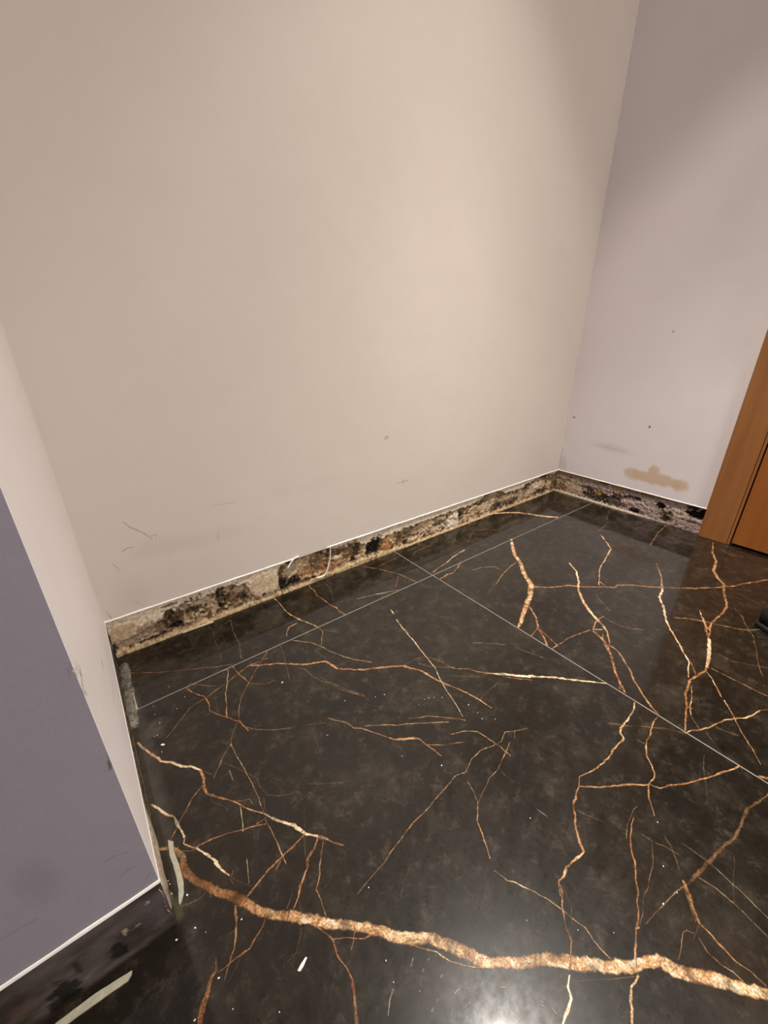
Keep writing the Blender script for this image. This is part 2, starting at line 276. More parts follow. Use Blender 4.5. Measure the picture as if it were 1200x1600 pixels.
# ------------------------------------------------------------------ floor with its tiles, grout, veins and painted scratch glints
VEINS_SCRATCHES = [(0.5,0.759,[(-513,4868,241),(-411,4809,357),(-318,4706,394),(-257,4568,512),(-268,4464,614)]),(0.12,1.0,[(-285,4493,512),(-280,4456,594),(-263,4315,669),(-190,4151,646),(-92,3985,607),(20,3832,644),(123,3703,677),(203,3598,705),(279,3483,698)]),(0.5,1.0,[(279,3483,667),(345,3349,619),(445,3231,689),(543,3115,624),(674,3008,704)]),(0.7,1.0,[(685,3007,727),(844,2840,757),(1043,2628,683),(1210,2486,649),(1394,2316,647),(1544,2158,717),(1638,2029,739),(1816,1864,725),(1985,1736,737),(2114,1568,788),(2255,1378,833),(2339,1220,742),(2454,1094,673)]),(0.6,1.0,[(2392,1141,538),(2490,1075,602),(2582,1004,641),(2746,871,655),(2909,781,658),(3094,640,677),(3211,542,696),(3261,488,756)]),(0.75,1.0,[(2638,953,658),(2810,833,652),(3020,708,710),(3192,530,793),(3399,349,801),(3594,189,756),(3757,64,691),(3908,-17,622),(4072,-118,802),(4124,-238,942),(4245,-398,869),(4424,-579,872),(4549,-751,834),(4654,-883,738),(4769,-992,667),(4912,-1133,669)]),(0.3,0.42,[(-364,9075,160),(-132,8914,159),(213,8656,164),(813,8324,169),(1299,8042,171),(1599,7919,177)]),(0.4,0.211,[(1552,9686,119),(1587,9343,111),(1511,9000,108),(1490,8590,104),(1429,8151,101)]),(0.5,0.308,[(1769,9412,189),(2090,9547,155),(1980,8938,112),(1970,8551,109),(1857,8128,106),(1823,7917,103)]),(0.6,0.836,[(3404,9841,157),(3442,9520,150),(3415,9107,194),(3452,8783,210),(3544,8456,222),(3608,8334,232),(3721,8072,224),(3796,7864,175)]),(0.4,0.211,[(3762,7859,160),(3826,7694,174),(4165,7309,177)]),(0.4,0.836,[(3452,8333,209),(3199,8313,235),(3083,8193,192),(3000,8028,123)]),(0.3,0.836,[(4534,9765,180),(4492,9618,199),(4513,9357,194),(4458,9128,196),(4501,8768,208),(4542,8422,213),(4599,8287,204),(4582,8090,197),(4634,7873,210)]),(0.2,0.759,[(-72,6761,113),(108,6908,116),(297,7063,122),(497,7226,182),(808,7289,210),(1099,7384,175),(1406,7483,180),(1869,7629,216),(2318,7598,169)]),(0.25,1.0,[(1874,7642,207),(2093,7490,272),(2427,7301,272),(2656,7108,264),(2959,6850,271),(3347,6695,264),(3456,6304,224)]),(0.15,0.759,[(2417,7833,181),(2238,7659,224),(1961,7411,172),(1720,7166,180),(1420,6854,120),(1292,6617,105),(1204,6367,99)]),(0.15,1.0,[(1577,7853,210),(1593,7613,213),(1695,7163,211)]),(0.2,1.0,[(563,7846,214),(668,7571,181),(810,7377,184),(840,7129,178),(810,6921,117),(899,6726,132),(1019,6571,138)]),(0.3,1.0,[(1019,6571,106),(1129,6394,106),(1187,6319,214),(1228,6137,174),(1260,5996,115)]),(0.25,0.684,[(1228,6137,106),(1382,5931,111),(1676,5705,116),(1938,5552,118)]),(0.6,0.836,[(1403,7839,149),(1461,7795,123),(1320,7435,126),(1200,7163,120),(1117,6850,127),(1017,6541,148)]),(0.3,0.545,[(656,7870,136),(806,7769,129),(979,7585,127),(1162,7444,132)]),(0.2,0.42,[(1717,7093,136),(1952,6898,140),(2084,6864,148),(2164,6878,145)]),(0.3,0.42,[(1170,6332,111),(946,6037,105),(886,5917,107),(724,5777,106),
(442,5456,99)]),(0.6,0.613,[(893,5939,107),(908,5636,104),(930,5368,91),(936,5078,72),(942,4804,71),(921,4565,69),(919,4385,67)]),(0.6,0.684,[(894,4325,72),(909,4030,70),(904,3568,67)]),(0.7,0.684,[(916,3953,71),(908,3762,69),(903,3547,67)]),(0.5,0.193,[(679,5634,78),(803,5441,77),(895,5274,75),(1038,5000,72),(1026,4828,70),(1063,4646,70),(1194,4516,77),(1376,4419,82),(1515,4387,84)]),(0.4,0.211,[(978,7057,91),(915,6777,88)]),(0.6,0.545,[(3008,7849,183),(3385,7443,176),(3493,7209,157),(3599,6879,156),(3788,6512,160),(3969,6243,163),(4186,5992,163)]),(0.5,0.308,[(3839,7663,125),(3543,7246,119)]),(0.5,0.168,[(3309,7193,129),(3395,6728,126)]),(0.5,0.193,[(2754,7852,112),(2661,7466,109),(2444,6686,101)]),(0.5,0.308,[(2752,6868,137),(2850,6745,123),(2884,6503,115),(2960,6252,121),(3100,6032,120),(3192,5742,119),(3418,5426,121),(3494,5298,119)]),(0.9,0.42,[(709,5440,73),(699,5222,72)]),(0.85,1.0,[(-478,7017,187),(-418,6835,295),(-290,6554,239),(-206,6347,225),(-73,6225,267),(59,6025,266),(206,5898,240),(309,5747,225)]),(0.3,1.0,[(309,5747,263),(313,5602,323),(273,5382,309),(294,5248,247),(432,5074,208),(604,4857,155)]),(0.4,0.42,[(604,4857,79),(752,4778,80),(814,4752,68),(825,4639,67)]),(0.4,1.0,[(604,4857,118),(732,4628,118),(919,4385,119)]),(0.95,1.0,[(919,4385,146),(1042,4173,242),(1135,4064,243),(1220,3941,286),(1304,3747,281),(1438,3590,236)]),(0.35,0.684,[(1438,3590,235),(1523,3481,210),(1574,3378,162),(1682,3250,69)]),(0.15,0.836,[(271,5450,133),(62,5327,126),(-110,5152,117),(-214,5038,115),(-349,4902,112)]),(0.9,1.0,[(-483,5639,112),(-438,5543,201),(-345,5372,225),(-238,5211,238),(-208,4996,239),(-176,4805,170)]),(0.6,1.0,[(-179,4790,144),(-205,4721,112),(-121,4597,116),(-72,4550,121)]),(0.9,1.0,[(-72,4550,163),(30,4369,220),(122,4166,196)]),(0.9,1.0,[(89,4207,217),(130,4095,215),(162,4006,174),(207,3913,115)]),(0.3,0.257,[(208,3916,106),(251,3822,104),(321,3722,105),(412,3600,104)]),(0.3,0.308,[(277,3942,100),(230,3892,101),(198,3885,80),(221,3776,72)]),(0.15,0.916,[(-69,4564,124),(167,4525,123),(371,4460,119),(568,4365,118),(745,4297,120),(875,4236,119)]),(0.2,0.684,[(908,4315,89),(753,4318,88)]),(0.2,0.684,[(-284,4660,84),(-159,4564,89),(-75,4541,99)]),(0.8,0.545,[(660,4765,71),(608,4524,69),(557,4336,68)]),(0.3,0.211,[(309,5181,65),(326,5062,64),(443,4890,64),(471,4767,62),(504,4663,62)]),(0.5,0.065,[(32,5205,71),(-27,4971,74),(-118,4853,79)]),(0.4,0.308,[(348,5693,75),(449,5544,74)]),(0.4,0.684,[(2607,5319,106),(2772,5096,105),(2852,4982,111),(2896,4818,152),(2996,4741,143),(3073,4631,125),(3168,4457,124),(3310,4235,136)]),(0.25,1.0,[(3310,4235,251),(3356,4151,281),(3635,3966,267),(3744,3878,268)]),(0.3,0.836,[(3744,3878,204),(3772,3703,134),(3805,3538,133),(3832,3372,98)]),(0.35,0.759,[(3091,4720,131),(3363,4538,132),(3622,4339,131),
(3880,4194,132),(4059,4067,133),(4445,3788,133)]),(0.35,0.613,[(3862,4342,109),(4052,4223,109),(4193,4158,122),(4390,3991,123),(4594,3780,154),(4737,3617,154)]),(0.35,0.545,[(3772,3703,106),(4011,3505,105),(4377,3311,104)]),(0.9,0.684,[(5746,7276,182),(5690,7082,179)]),(0.85,0.684,[(5602,6852,178),(5496,6415,195),(5433,5979,189),(5340,5599,181),(5272,5264,160),(5231,5002,150),(5082,4699,118),(4955,4344,117),(4867,3990,113),(4757,3709,107)]),(0.3,1.0,[(3232,6741,318),(3347,6683,282),(3450,6312,284),(3849,5957,298),(4302,5715,301),(4682,5474,303)]),(0.35,1.0,[(4682,5474,300),(4919,5100,271),(4970,4819,258),(5054,4555,240),(5225,4168,217),(5315,3884,210),(5371,3489,169)]),(0.4,0.308,[(4682,5474,137),(4988,5467,143),(5200,5411,156),(5356,5290,161),(5472,5036,154),(5518,4782,151),(5611,4639,153)]),(0.5,0.308,[(5004,5322,149),(5132,5114,149),(5509,4774,148),(5611,4639,149)]),(0.5,0.684,[(5611,4639,197),(5787,4518,205),(5935,4264,203),(6137,4060,199)]),(0.9,1.0,[(6137,4060,268),(6346,3866,408),(6572,3637,403),(6947,3323,335)]),(0.2,0.684,[(6227,3875,197),(6444,3641,195),(6667,3416,194)]),(0.85,1.0,[(6595,3611,307),(7081,3211,294),(7411,2838,276),(7865,2380,213)]),(0.5,0.211,[(5304,4631,141),(5580,4385,140),(5817,4189,139)]),(0.5,0.308,[(6531,5009,176),(6811,4777,178),(7130,4466,178)]),(0.5,0.211,[(7211,4281,182),(7300,4053,179),(7451,3651,176)]),(0.5,0.168,[(6041,3831,105),(5647,3813,101),(5337,3777,98)]),(0.5,0.308,[(9037,7302,246),(9471,7211,270),(9786,7012,309),(9829,6748,283)]),(0.4,0.759,[(10579,6728,243),(10237,6694,222),(9677,6556,198),(9075,6331,184)]),(0.4,0.168,[(9028,6329,152),(8314,6091,145)]),(0.8,0.684,[(9884,8358,291),(9188,8269,265),(8772,8123,233)]),(0.3,0.836,[(8772,8123,327),(8369,8062,312),(7943,7963,297)]),(0.25,0.836,[(9139,7840,259),(8546,7568,278),(8240,7596,323),(7904,7545,295)]),(0.4,0.42,[(6433,9629,285),(6689,9257,277),(7065,8571,256),(7216,7854,232)]),(0.3,0.42,[(6996,8487,153),(6509,8020,146)]),(0.5,0.308,[(9134,9319,292),(8538,9347,252),(8218,9179,192)]),(0.5,0.168,[(7824,9403,267),(7242,9380,250),(6703,9275,232)]),(0.7,0.42,[(5266,8267,226),(5733,8137,230),(6119,8017,233),(6514,7894,235)]),(0.6,1.0,[(11870,7887,526),(11472,7537,773),(10963,7059,804),(10754,6713,801),(10186,6124,876),(9882,5680,1015),(9440,5391,975),(8912,5143,893),(8468,4945,726),(8119,4771,618),(7882,4687,352)]),(0.2,1.0,[(8870,5036,328),(8616,4638,286),(8300,4389,271),(8099,4084,278),(7878,3842,257)]),(0.3,0.836,[(8259,4362,182),(7899,4293,177)]),(0.2,0.836,[(8267,4297,258),(8147,3881,247),(8071,3673,237)]),(0.2,0.836,[(7881,3715,180),(8171,3702,184),(8557,3676,199),(8963,3588,215),(9271,3502,223)]),(0.3,0.836,[(9795,5553,391),(10158,5225,370),(10717,4939,380),(10929,4679,395),(11383,4329,388),(11684,4049,346),(11881,4057,343),(12268,3759,407),
(12515,3457,408),(13024,3000,391),(13558,2557,372),(14180,2142,350),(14610,1906,311),(15158,1694,308),(15818,1385,326),(16306,1144,333)]),(0.75,1.0,[(11974,5673,233),(11669,5249,321),(11153,4864,353),(10719,4636,412),(10267,4240,509),(10031,3940,555),(9858,3682,514),(9718,3419,424),(9537,3205,287),(9188,2974,170)]),(0.3,1.0,[(10085,3571,245),(9786,3612,200),(9337,3474,244),(9532,3325,318)]),(0.2,1.0,[(9292,3450,265),(9176,3145,479),(9015,2947,481),(8704,2682,378),(8372,2469,369),(8091,2206,339),(7907,2022,251)]),(0.3,0.836,[(9397,3236,146),(9147,3131,155),(8929,2944,229),(9074,2937,137),(9259,3008,158),(9401,3157,189)]),(0.45,0.916,[(9086,2963,191),(9085,2790,178),(8973,2606,249),(8799,2418,213),(8622,2217,241),(8423,2078,238),(8255,1875,250),(8036,1627,250),(7869,1366,252)]),(0.2,0.836,[(8206,2302,169),(7917,2134,164)]),(0.4,0.308,[(10060,3569,259),(10028,3426,270),(10031,3138,276),(10111,2934,261),(10370,2657,248)]),(0.4,0.211,[(10874,4211,187),(10527,3693,180),(10445,3554,183)]),(0.65,0.836,[(14837,6088,282),(14322,5563,346),(13976,5267,284),(13069,5025,281),(12405,4865,224),(11442,4396,160)]),(0.4,0.684,[(11651,4481,259),(11558,4258,254)]),(0.4,0.129,[(11924,4873,197),(11670,4550,191)]),(0.3,0.759,[(17648,4894,252),(16589,4784,232),(15817,4643,211),(15302,4531,203)]),(0.2,0.308,[(17362,6971,249),(16284,6556,236)]),(0.6,0.257,[(16217,6440,201),(15046,6236,191)]),(0.4,0.759,[(14174,3878,138),(13429,3448,258),(12745,3153,372)]),(0.8,1.0,[(12745,3153,348),(12218,3027,355),(11757,2746,375),(11240,2493,315),(10837,2205,259),(10417,1870,249),(10210,1722,279),(10025,1571,178),(9448,1377,118)]),(0.4,0.836,[(10025,1571,233),(9992,1502,165),(9662,1300,147)]),(0.45,1.0,[(17439,3270,154),(16473,3013,312),(15910,2733,438),(15120,2587,560),(14730,2360,533),(14479,2136,598)]),(0.25,1.0,[(14479,2136,431),(14026,2010,438),(13195,1707,306),(12607,1695,316),(12053,1720,238)]),(0.4,1.0,[(12392,2096,179),(11984,1859,362),(11588,1685,327),(11167,1506,391)]),(0.9,1.0,[(11268,1537,431),(10682,1360,502),(10145,1244,378)]),(0.3,1.0,[(12053,1720,215),(11816,1686,356),(11357,1579,279)]),(0.2,1.0,[(10145,1244,309),(9996,1222,261),(9622,1287,311),(9400,1329,271),(8873,1241,269),(8548,1109,242),(8207,1014,201),(7892,907,199)]),(0.4,0.836,[(9217,1246,121),(8938,1139,111),(8583,1059,135),(8380,975,171)]),(0.2,0.836,[(8526,1102,247),(8572,1018,246)]),(0.4,0.42,[(11502,2418,268),(11773,2146,278),(11959,1878,294),(12043,1691,297),(12256,1288,284),(12419,1081,241),(12708,882,218)]),(0.3,0.129,[(14353,2072,328),(14201,1573,316),(14026,999,302)]),(0.4,0.308,[(13297,1561,234),(12965,1292,195),(12651,1163,179),(12247,895,157),(11657,711,130),(11118,543,131),(10752,377,137)]),(0.4,0.168,[(10839,1239,220),(10781,991,224),(10932,761,199),(11197,391,195)]),(0.4,0.545,[(10167,1182,237),
(10167,913,232),(10168,571,226),(10169,169,218),(10169,-59,214)]),(0.6,0.836,[(9955,1194,142),(9834,1053,135),(9600,897,208),(9379,749,203)]),(0.7,0.836,[(9345,699,228),(9150,551,222)]),(0.5,0.684,[(9150,551,144),(8974,426,139),(8724,261,103),(8607,159,185),(8439,24,160),(8181,-160,151)]),(0.5,0.916,[(7863,877,116),(7994,842,182),(8128,753,216),(8330,658,160),(8549,593,151),(8780,529,165),(8974,426,237),(9158,295,183),(9366,219,159),(9610,174,171)]),(0.5,0.308,[(9610,174,114),(9762,82,116),(9940,-31,117)]),(0.5,0.42,[(8342,957,124),(8156,761,121)]),(0.4,0.129,[(8983,1053,86),(8642,916,84)]),(0.4,0.211,[(8192,668,112),(8051,524,113),(7887,329,111)]),(0.5,0.308,[(6892,1885,128),(7084,1671,123),(7377,1415,122),(7645,1153,129),(7844,871,132)]),(0.5,0.129,[(8440,587,287),(8513,379,280),(8574,248,273)]),(0.5,1.0,[(7814,1797,126),(7642,1731,141),(7428,1704,182),(7244,1683,204),(7029,1691,222),(6881,1652,254),(6791,1551,232),(6631,1550,191),(6404,1544,187),(6291,1532,207),(6094,1550,174),(6038,1537,153),(5837,1562,155),(5643,1603,159),(5445,1667,139)]),(0.2,1.0,[(5445,1667,135),(5291,1580,145),(5172,1556,158),(5037,1499,160)]),(0.25,1.0,[(5093,1514,161),(4949,1496,174),(4827,1395,186),(4637,1271,195),(4514,1143,205),(4443,1031,207)]),(0.55,1.0,[(4443,1031,157),(4225,1066,193),(4066,1088,217),(3933,1052,196),(3828,1065,111)]),(0.2,1.0,[(3828,1065,132),(3774,1027,133),(3697,957,133)]),(0.3,1.0,[(3800,1026,144),(3758,969,131),(3611,881,127),(3486,761,131),(3415,661,132),(3395,626,118),(3280,568,109)]),(0.1,0.684,[(3280,568,95),(3136,493,93)]),(0.85,1.0,[(3099,476,110),(2986,432,158),(2934,367,221),(2790,335,174),(2667,313,123)]),(0.3,1.0,[(5291,1580,159),(5448,1443,167),(5666,1283,170),(5922,1140,185),(6128,973,195),(6269,855,202),(6322,741,202),(6476,690,188),(6649,584,192),(6790,490,189),(7077,372,175),(7249,286,172),(7502,198,172),(7765,86,172),(7874,57,113)]),(0.45,0.916,[(7821,1356,77),(7635,1361,151),(7328,1287,147),(7082,1265,148),(6774,1144,155),(6674,1031,167),(6547,911,167),(6437,872,127),(6245,883,109),(6108,839,141),(5982,776,136)]),(0.35,0.916,[(6206,871,133),(6028,799,142),(5890,687,138),(5783,612,92)]),(0.5,0.308,[(6958,1381,128),(6990,1255,127)]),(0.5,0.152,[(7600,511,75),(7311,433,77),(7018,308,78),(6795,217,75)]),(0.25,1.0,[(7878,-196,286),(7973,-303,279),(8078,-408,272)]),(0.5,0.308,[(4903,1406,96),(4943,1289,93),(5050,1105,91),(5079,1032,93)]),(0.3,1.0,[(5508,805,66),(5359,775,111),(5105,670,133),(4970,592,155),(4903,519,145),(4689,422,119),(4604,352,125),(4436,286,118),(4293,210,117),(4166,189,148),(4070,148,154),(3939,101,135),(3847,64,112)]),(0.6,0.362,[(5733,842,72),(5632,859,71),(5468,835,71),(5330,826,75),(5119,738,77)]),(0.4,0.308,[(5392,503,91),(5233,417,84),(5032,347,75),(4856,318,72),(4731,277,67),(4631,287,68),(4495,240,73),
(4365,196,69),(4198,164,65)]),(0.4,1.0,[(4202,166,112),(4148,191,112)]),(0.1,0.684,[(3858,56,86),(3776,15,91),(3752,-17,101)]),(0.7,1.0,[(3745,-20,119),(3653,-23,126),(3576,-13,158),(3451,-59,184),(3406,-100,165),(3278,-149,134)]),(0.3,0.362,[(7779,-407,201),(7427,-330,199),(7068,-240,228),(6872,-238,267),(6599,-257,222),(6408,-247,247),(6167,-195,281),(5933,-144,241),(5742,-123,237),(5460,-75,265),(5207,-42,163)]),(0.5,0.42,[(5217,-38,91),(4968,30,89),(4698,75,101),(4498,104,86),(4300,130,56)]),(0.2,1.0,[(5212,22,163),(5126,-69,301),(5003,-148,292),(4921,-229,251),(4862,-284,147)]),(0.3,0.545,[(5137,-11,84),(5027,-102,81),(4927,-173,81),(4847,-253,83)]),(0.4,0.836,[(4862,-284,133),(4847,-427,131),(4821,-518,129),(4806,-668,121),(4839,-830,118),(4833,-964,119)]),(0.6,0.545,[(4694,-328,87),(4627,-443,87),(4626,-574,80),(4666,-689,78),(4666,-789,81)]),(0.4,0.308,[(4862,-284,55),(4730,-299,52),(4629,-297,49)]),(0.6,0.362,[(4697,-284,79),(4651,-211,65),(4585,-189,60),(4402,-235,62),(4267,-256,59)]),(0.6,0.308,[(5358,624,96),(5389,479,92),(5460,333,90),(5507,181,91)]),(0.5,0.257,[(5618,425,116),(5528,294,110),(5425,194,99),(5297,97,94)]),(0.7,0.257,[(5706,209,110),(5734,33,109),(5749,-140,109),(5710,-358,106),(5688,-542,103),(5626,-808,99),(5603,-908,98)]),(0.7,0.257,[(5415,-99,119),(5462,-282,121),(5460,-496,122),(5421,-692,119),(5389,-859,115),(5370,-956,114)]),(0.4,0.129,[(6146,-307,63),(5963,-364,58),(5763,-399,57),(5472,-485,57)]),(0.7,0.759,[(3215,1684,93),(3263,1500,87),(3336,1421,84),(3389,1303,87)]),(0.6,0.684,[(3394,1306,85),(3459,1183,85),(3525,1031,86),(3581,863,88),(3615,688,87),(3643,589,91),(3612,461,90),(3618,251,85)]),(0.4,0.257,[(3831,1009,78),(3717,814,72),(3540,707,63)]),(0.15,1.0,[(1285,3732,155),(1090,3700,162),(883,3666,148),(647,3628,146),(450,3571,143),(315,3525,164)]),(0.2,0.684,[(871,3639,101),(748,3569,99)]),(0.2,1.0,[(1421,3567,222),(1302,3460,218),(1189,3433,242),(1107,3312,235),(950,3188,178),(870,3101,150),(762,3025,98)]),(0.3,0.836,[(1477,3484,110),(1356,3342,107),(1223,3152,103),(1102,3022,97),(1097,2880,89),(1067,2700,88)]),(0.3,0.545,[(823,3186,84),(692,3079,81)]),(0.8,0.545,[(475,3960,65),(394,3648,62)]),(0.8,0.545,[(654,4713,71),(585,4413,68)]),(0.5,0.308,[(1005,4632,76),(913,4313,73)]),(0.5,0.129,[(1278,3758,71),(1161,3454,67)]),(0.4,0.168,[(860,3045,86),(816,2937,68),(724,2741,63),(597,2617,59),(435,2610,53)]),(0.2,1.0,[(165,3535,202),(126,3407,177),(90,3302,153),(55,3201,123),(9,3114,111),(-50,3075,111),(-75,3037,99),(-125,2983,80),(-176,2922,53)]),(0.3,0.916,[(430,3161,166),(364,3106,115),(261,3057,103),(160,3011,116),(94,3013,145),(4,3022,96),(-85,3027,97),(-150,3024,95),(-222,3035,99)]),(0.15,0.836,[(-198,3177,48),(-227,3061,139),(-283,3037,181),(-337,2979,307),(-391,2915,387),(-443,2853,464),(-480,2801,402),
(-511,2728,308)]),(0.4,0.168,[(52,3009,76),(-21,2949,75),(-147,2878,73)]),(0.4,0.257,[(-111,3918,98),(-201,3893,91),(-316,3924,82),(-416,3957,80)]),(0.2,0.545,[(-61,3872,64),(-70,3814,64)]),(0.5,0.211,[(68,3287,60),(-12,3291,59)]),(0.5,0.076,[(-326,3103,68),(-436,3099,70),(-564,3058,71)]),(0.2,1.0,[(928,2672,106),(991,2537,106),(1023,2443,119),(991,2303,116),(1023,2135,131),(1025,2007,199),(964,1863,262),(867,1670,233)]),(0.2,1.0,[(1028,2452,80),(1215,2324,80),(1329,2223,81),(1451,2186,86)]),(0.2,0.836,[(1295,2363,76),(1220,2278,75),(1155,2232,73)]),(0.5,0.684,[(1756,1840,94),(1870,1699,92),(1989,1567,95),(2053,1426,95),(2161,1291,71),(2284,1172,68),(2421,1067,56)]),(0.5,0.42,[(2319,1356,58),(2200,1249,57)]),(0.3,0.257,[(3107,400,66),(3318,255,65),(3469,154,66),(3748,-36,66)]),(0.55,0.545,[(5141,2982,86),(4932,2906,84),(4746,2930,107),(4483,3015,103),(4212,2998,98),(3967,2907,84),(3790,2960,95),(3537,2934,103),(3195,2892,100),(2917,2856,97),(2719,2854,114)]),(0.3,0.759,[(2719,2854,106),(2364,2787,93),(2175,2750,109),(2040,2708,72)]),(0.6,0.308,[(2040,2708,74),(1843,2690,73),(1526,2642,71)]),(0.4,0.759,[(4284,3574,97),(4531,3469,110),(4730,3317,150),(4782,3045,147),(4825,2822,144),(4826,2616,102)]),(0.4,0.545,[(5141,2982,103),(5296,2884,101),(5546,2768,100)]),(0.3,0.684,[(5289,2879,104),(5163,2777,102)]),(0.4,0.613,[(5041,2799,89),(4818,2713,108),(4607,2651,105),(4444,2604,93),(4160,2575,81),(3916,2490,79),(3729,2429,87)]),(0.5,0.211,[(4471,2605,96),(4453,2452,94)]),(0.4,0.836,[(3859,2766,88),(3816,2604,105),(3729,2429,129),(3519,2259,125),(3442,2089,136),(3283,1815,89)]),(0.7,0.308,[(4410,1801,87),(4442,1638,85)]),(0.6,0.095,[(2328,2132,54),(2484,2000,53),(2832,1907,54)]),(0.7,0.916,[(12738,9812,463),(13199,9758,771),(13668,9519,1013),(14126,9148,1079),(14432,8619,1071),(14658,8219,982),(14985,7891,888)]),(0.3,0.211,[(14583,8306,185),(14010,7959,179)]),(0.4,0.308,[(11343,9219,210),(10436,8699,198)]),(0.5,0.168,[(11504,9095,416),(12038,8707,416)]),(0.4,0.211,[(17084,2930,236),(16860,2757,311),(16781,2538,437),(16982,2273,393)]),(0.5,0.065,[(1654,3191,69),(1491,2809,65)]),(0.5,0.095,[(2608,2699,71),(2260,2431,66),(1975,2273,63)]),(0.5,0.076,[(1454,4075,75),(1302,3730,72),(1167,3483,69)]),(0.5,0.168,[(1678,4396,80),(1849,4261,81),(2165,4055,82)]),(0.5,0.095,[(1304,4190,82),(1632,4232,83),(2176,4038,83)]),(0.5,0.168,[(2127,5478,108),(2320,5360,109),(2535,5237,109)]),(0.5,0.065,[(530,8079,120),(730,8356,129),(916,8546,139)]),(0.5,0.095,[(2228,8304,111),(2120,7926,108)]),(0.5,0.257,[(3802,7763,136),(3806,7624,121),(3468,7117,117)]),(0.95,0.42,[(1729,1286,51),(1698,1280,51)]),(0.95,0.42,[(1635,1267,51),(1597,1258,51)]),(0.95,0.42,[(1603,1461,57),(1591,1455,57)]),(0.95,0.42,[(1910,1390,49),(1859,1393,48)]),(0.95,0.42,[(1874,1588,51),(1837,1591,50)]),
(0.95,0.42,[(1974,1194,45),(1902,1201,45)]),(0.95,0.42,[(2369,908,43),(2419,867,43)]),(0.95,0.42,[(2693,452,58),(2698,396,57)]),(0.95,0.42,[(2646,564,56),(2651,537,56)]),(0.95,0.42,[(2287,658,48),(2300,626,48)]),(0.95,0.42,[(1368,1657,57),(1277,1616,59),(1189,1533,59)]),(0.95,0.42,[(1760,1564,55),(1726,1555,55)]),(0.95,0.42,[(2002,1047,43),(1908,1058,43)]),(0.95,0.42,[(3119,1087,72),(3113,1072,72)]),(0.95,0.42,[(1712,1713,62),(1651,1672,61)]),(0.95,0.42,[(1799,1127,54),(1750,1104,54)]),(0.95,0.42,[(2590,568,43),(2637,517,43)]),(0.5,0.211,[(3003,6329,121),(3138,5994,120),(3299,5646,120),(3513,5327,121)])]  # short palest entries are floor scratches, their glint painted as cream colour
def ribbon(bm, uvl, cl, pts, cream, op, z, mi=2, plane=lambda x, y, z: (x, y, z), step=0.004, jit=0.35, scale=1.0):
    P = []
    for (x, y, w_), (x2, y2, w2) in zip(pts, pts[1:]):
        L = math.hypot(x2-x, y2-y); n = max(1, int(L/step))
        for i in range(n):
            t = i/n; P.append((x+(x2-x)*t, y+(y2-y)*t, w_+(w2-w_)*t, L > 0.03))
    P.append((*pts[-1], False))
    s = random.uniform(0, 50); Q = []; u = 0
    for i, (x, y, w_, lg) in enumerate(P):
        a = P[max(0, i-1)]; b = P[min(len(P)-1, i+1)]
        dx, dy = b[0]-a[0], b[1]-a[1]; L = math.hypot(dx, dy) or 1; nx, ny = -dy/L, dx/L
        j = fr(x*120+s, y*120, 0, 3)*(0.0006+w_*jit*(0.5 if w_ > 0.004 else 0.8)) * min(1, i/3, (len(P)-1-i)/3)
        if w_ < 0.004: j += fr(x*48, y*48, s, 3)*0.0013*math.sqrt(x*x+y*y+0.49)*min(1, i/6, (len(P)-1-i)/6)
        ww = w_*scale*(1+(0.14 if w_ > 0.004 else 0.55)*fr(x*90, y*90, s, 2))
        if i: u += math.hypot(x-P[i-1][0], y-P[i-1][1])
        Q.append((x+nx*j, y+ny*j, nx, ny, max(ww, 0.0003), u))
    prev = None
    for x, y, nx, ny, ww, u in Q:
        l = bm.verts.new(plane(x+nx*ww, y+ny*ww, z)); r = bm.verts.new(plane(x-nx*ww, y-ny*ww, z))
        if prev:
            f = bm.faces.new((prev[0], l, r, prev[1])); f.material_index = mi
            if f.normal.z < 0 and False: f.normal_flip()
            for lp, (uu, vv) in zip(f.loops, ((prev[2], 1), (u, 1), (u, -1), (prev[2], -1))):
                lp[uvl].uv = (uu, vv); lp[cl] = (cream, op, 0, 1)
        prev = (l, r, u)

bm = bmesh.new(); uvl = bm.loops.layers.uv.new('UVMap'); cl = bm.loops.layers.float_color.new('Vc')
g = 0.0014
xs = [X0-0.1] + [XG+k*1.2 for k in (-2, -1, 0)] + [XR+0.03]
ys = [Y0-0.1] + [YG+k*1.2 for k in (-2, -1, 0)] + [YB+0.02]
for i in range(len(xs)-1):
    for j in range(len(ys)-1):
        a = (xs[i]+(g if i else 0), ys[j]+(g if j else 0)); b = (xs[i+1]-(g if i < len(xs)-2 else 0), ys[j+1]-(g if j < len(ys)-2 else 0))
        f = bm.faces.new([bm.verts.new((x, y, 0)) for x, y in ((a[0], a[1]), (b[0], a[1]), (b[0], b[1]), (a[0], b[1]))])
f = bm.faces.new([bm.verts.new((x, y, -0.0004)) for x, y in ((xs[0], ys[0]), (xs[-1], ys[0]), (xs[-1], ys[-1]), (xs[0], ys[-1]))]); f.material_index = 1
box(bm, (xs[0], ys[0], -0.10), (xs[-1], ys[-1], -0.012), 1)
for k, (cream, op, pts) in enumerate(VEINS_SCRATCHES):
    pts = [(a*1e-4, b*1e-4, c*1e-5) for a, b, c in pts]
    ribbon(bm, uvl, cl, pts, cream, op, 0.00006+k*0.0000025)
floor = struct(link('floor', bm, [M['tile'], M['grout'], M['vein']]), 'polished black stone tile floor with gold and rust veins')

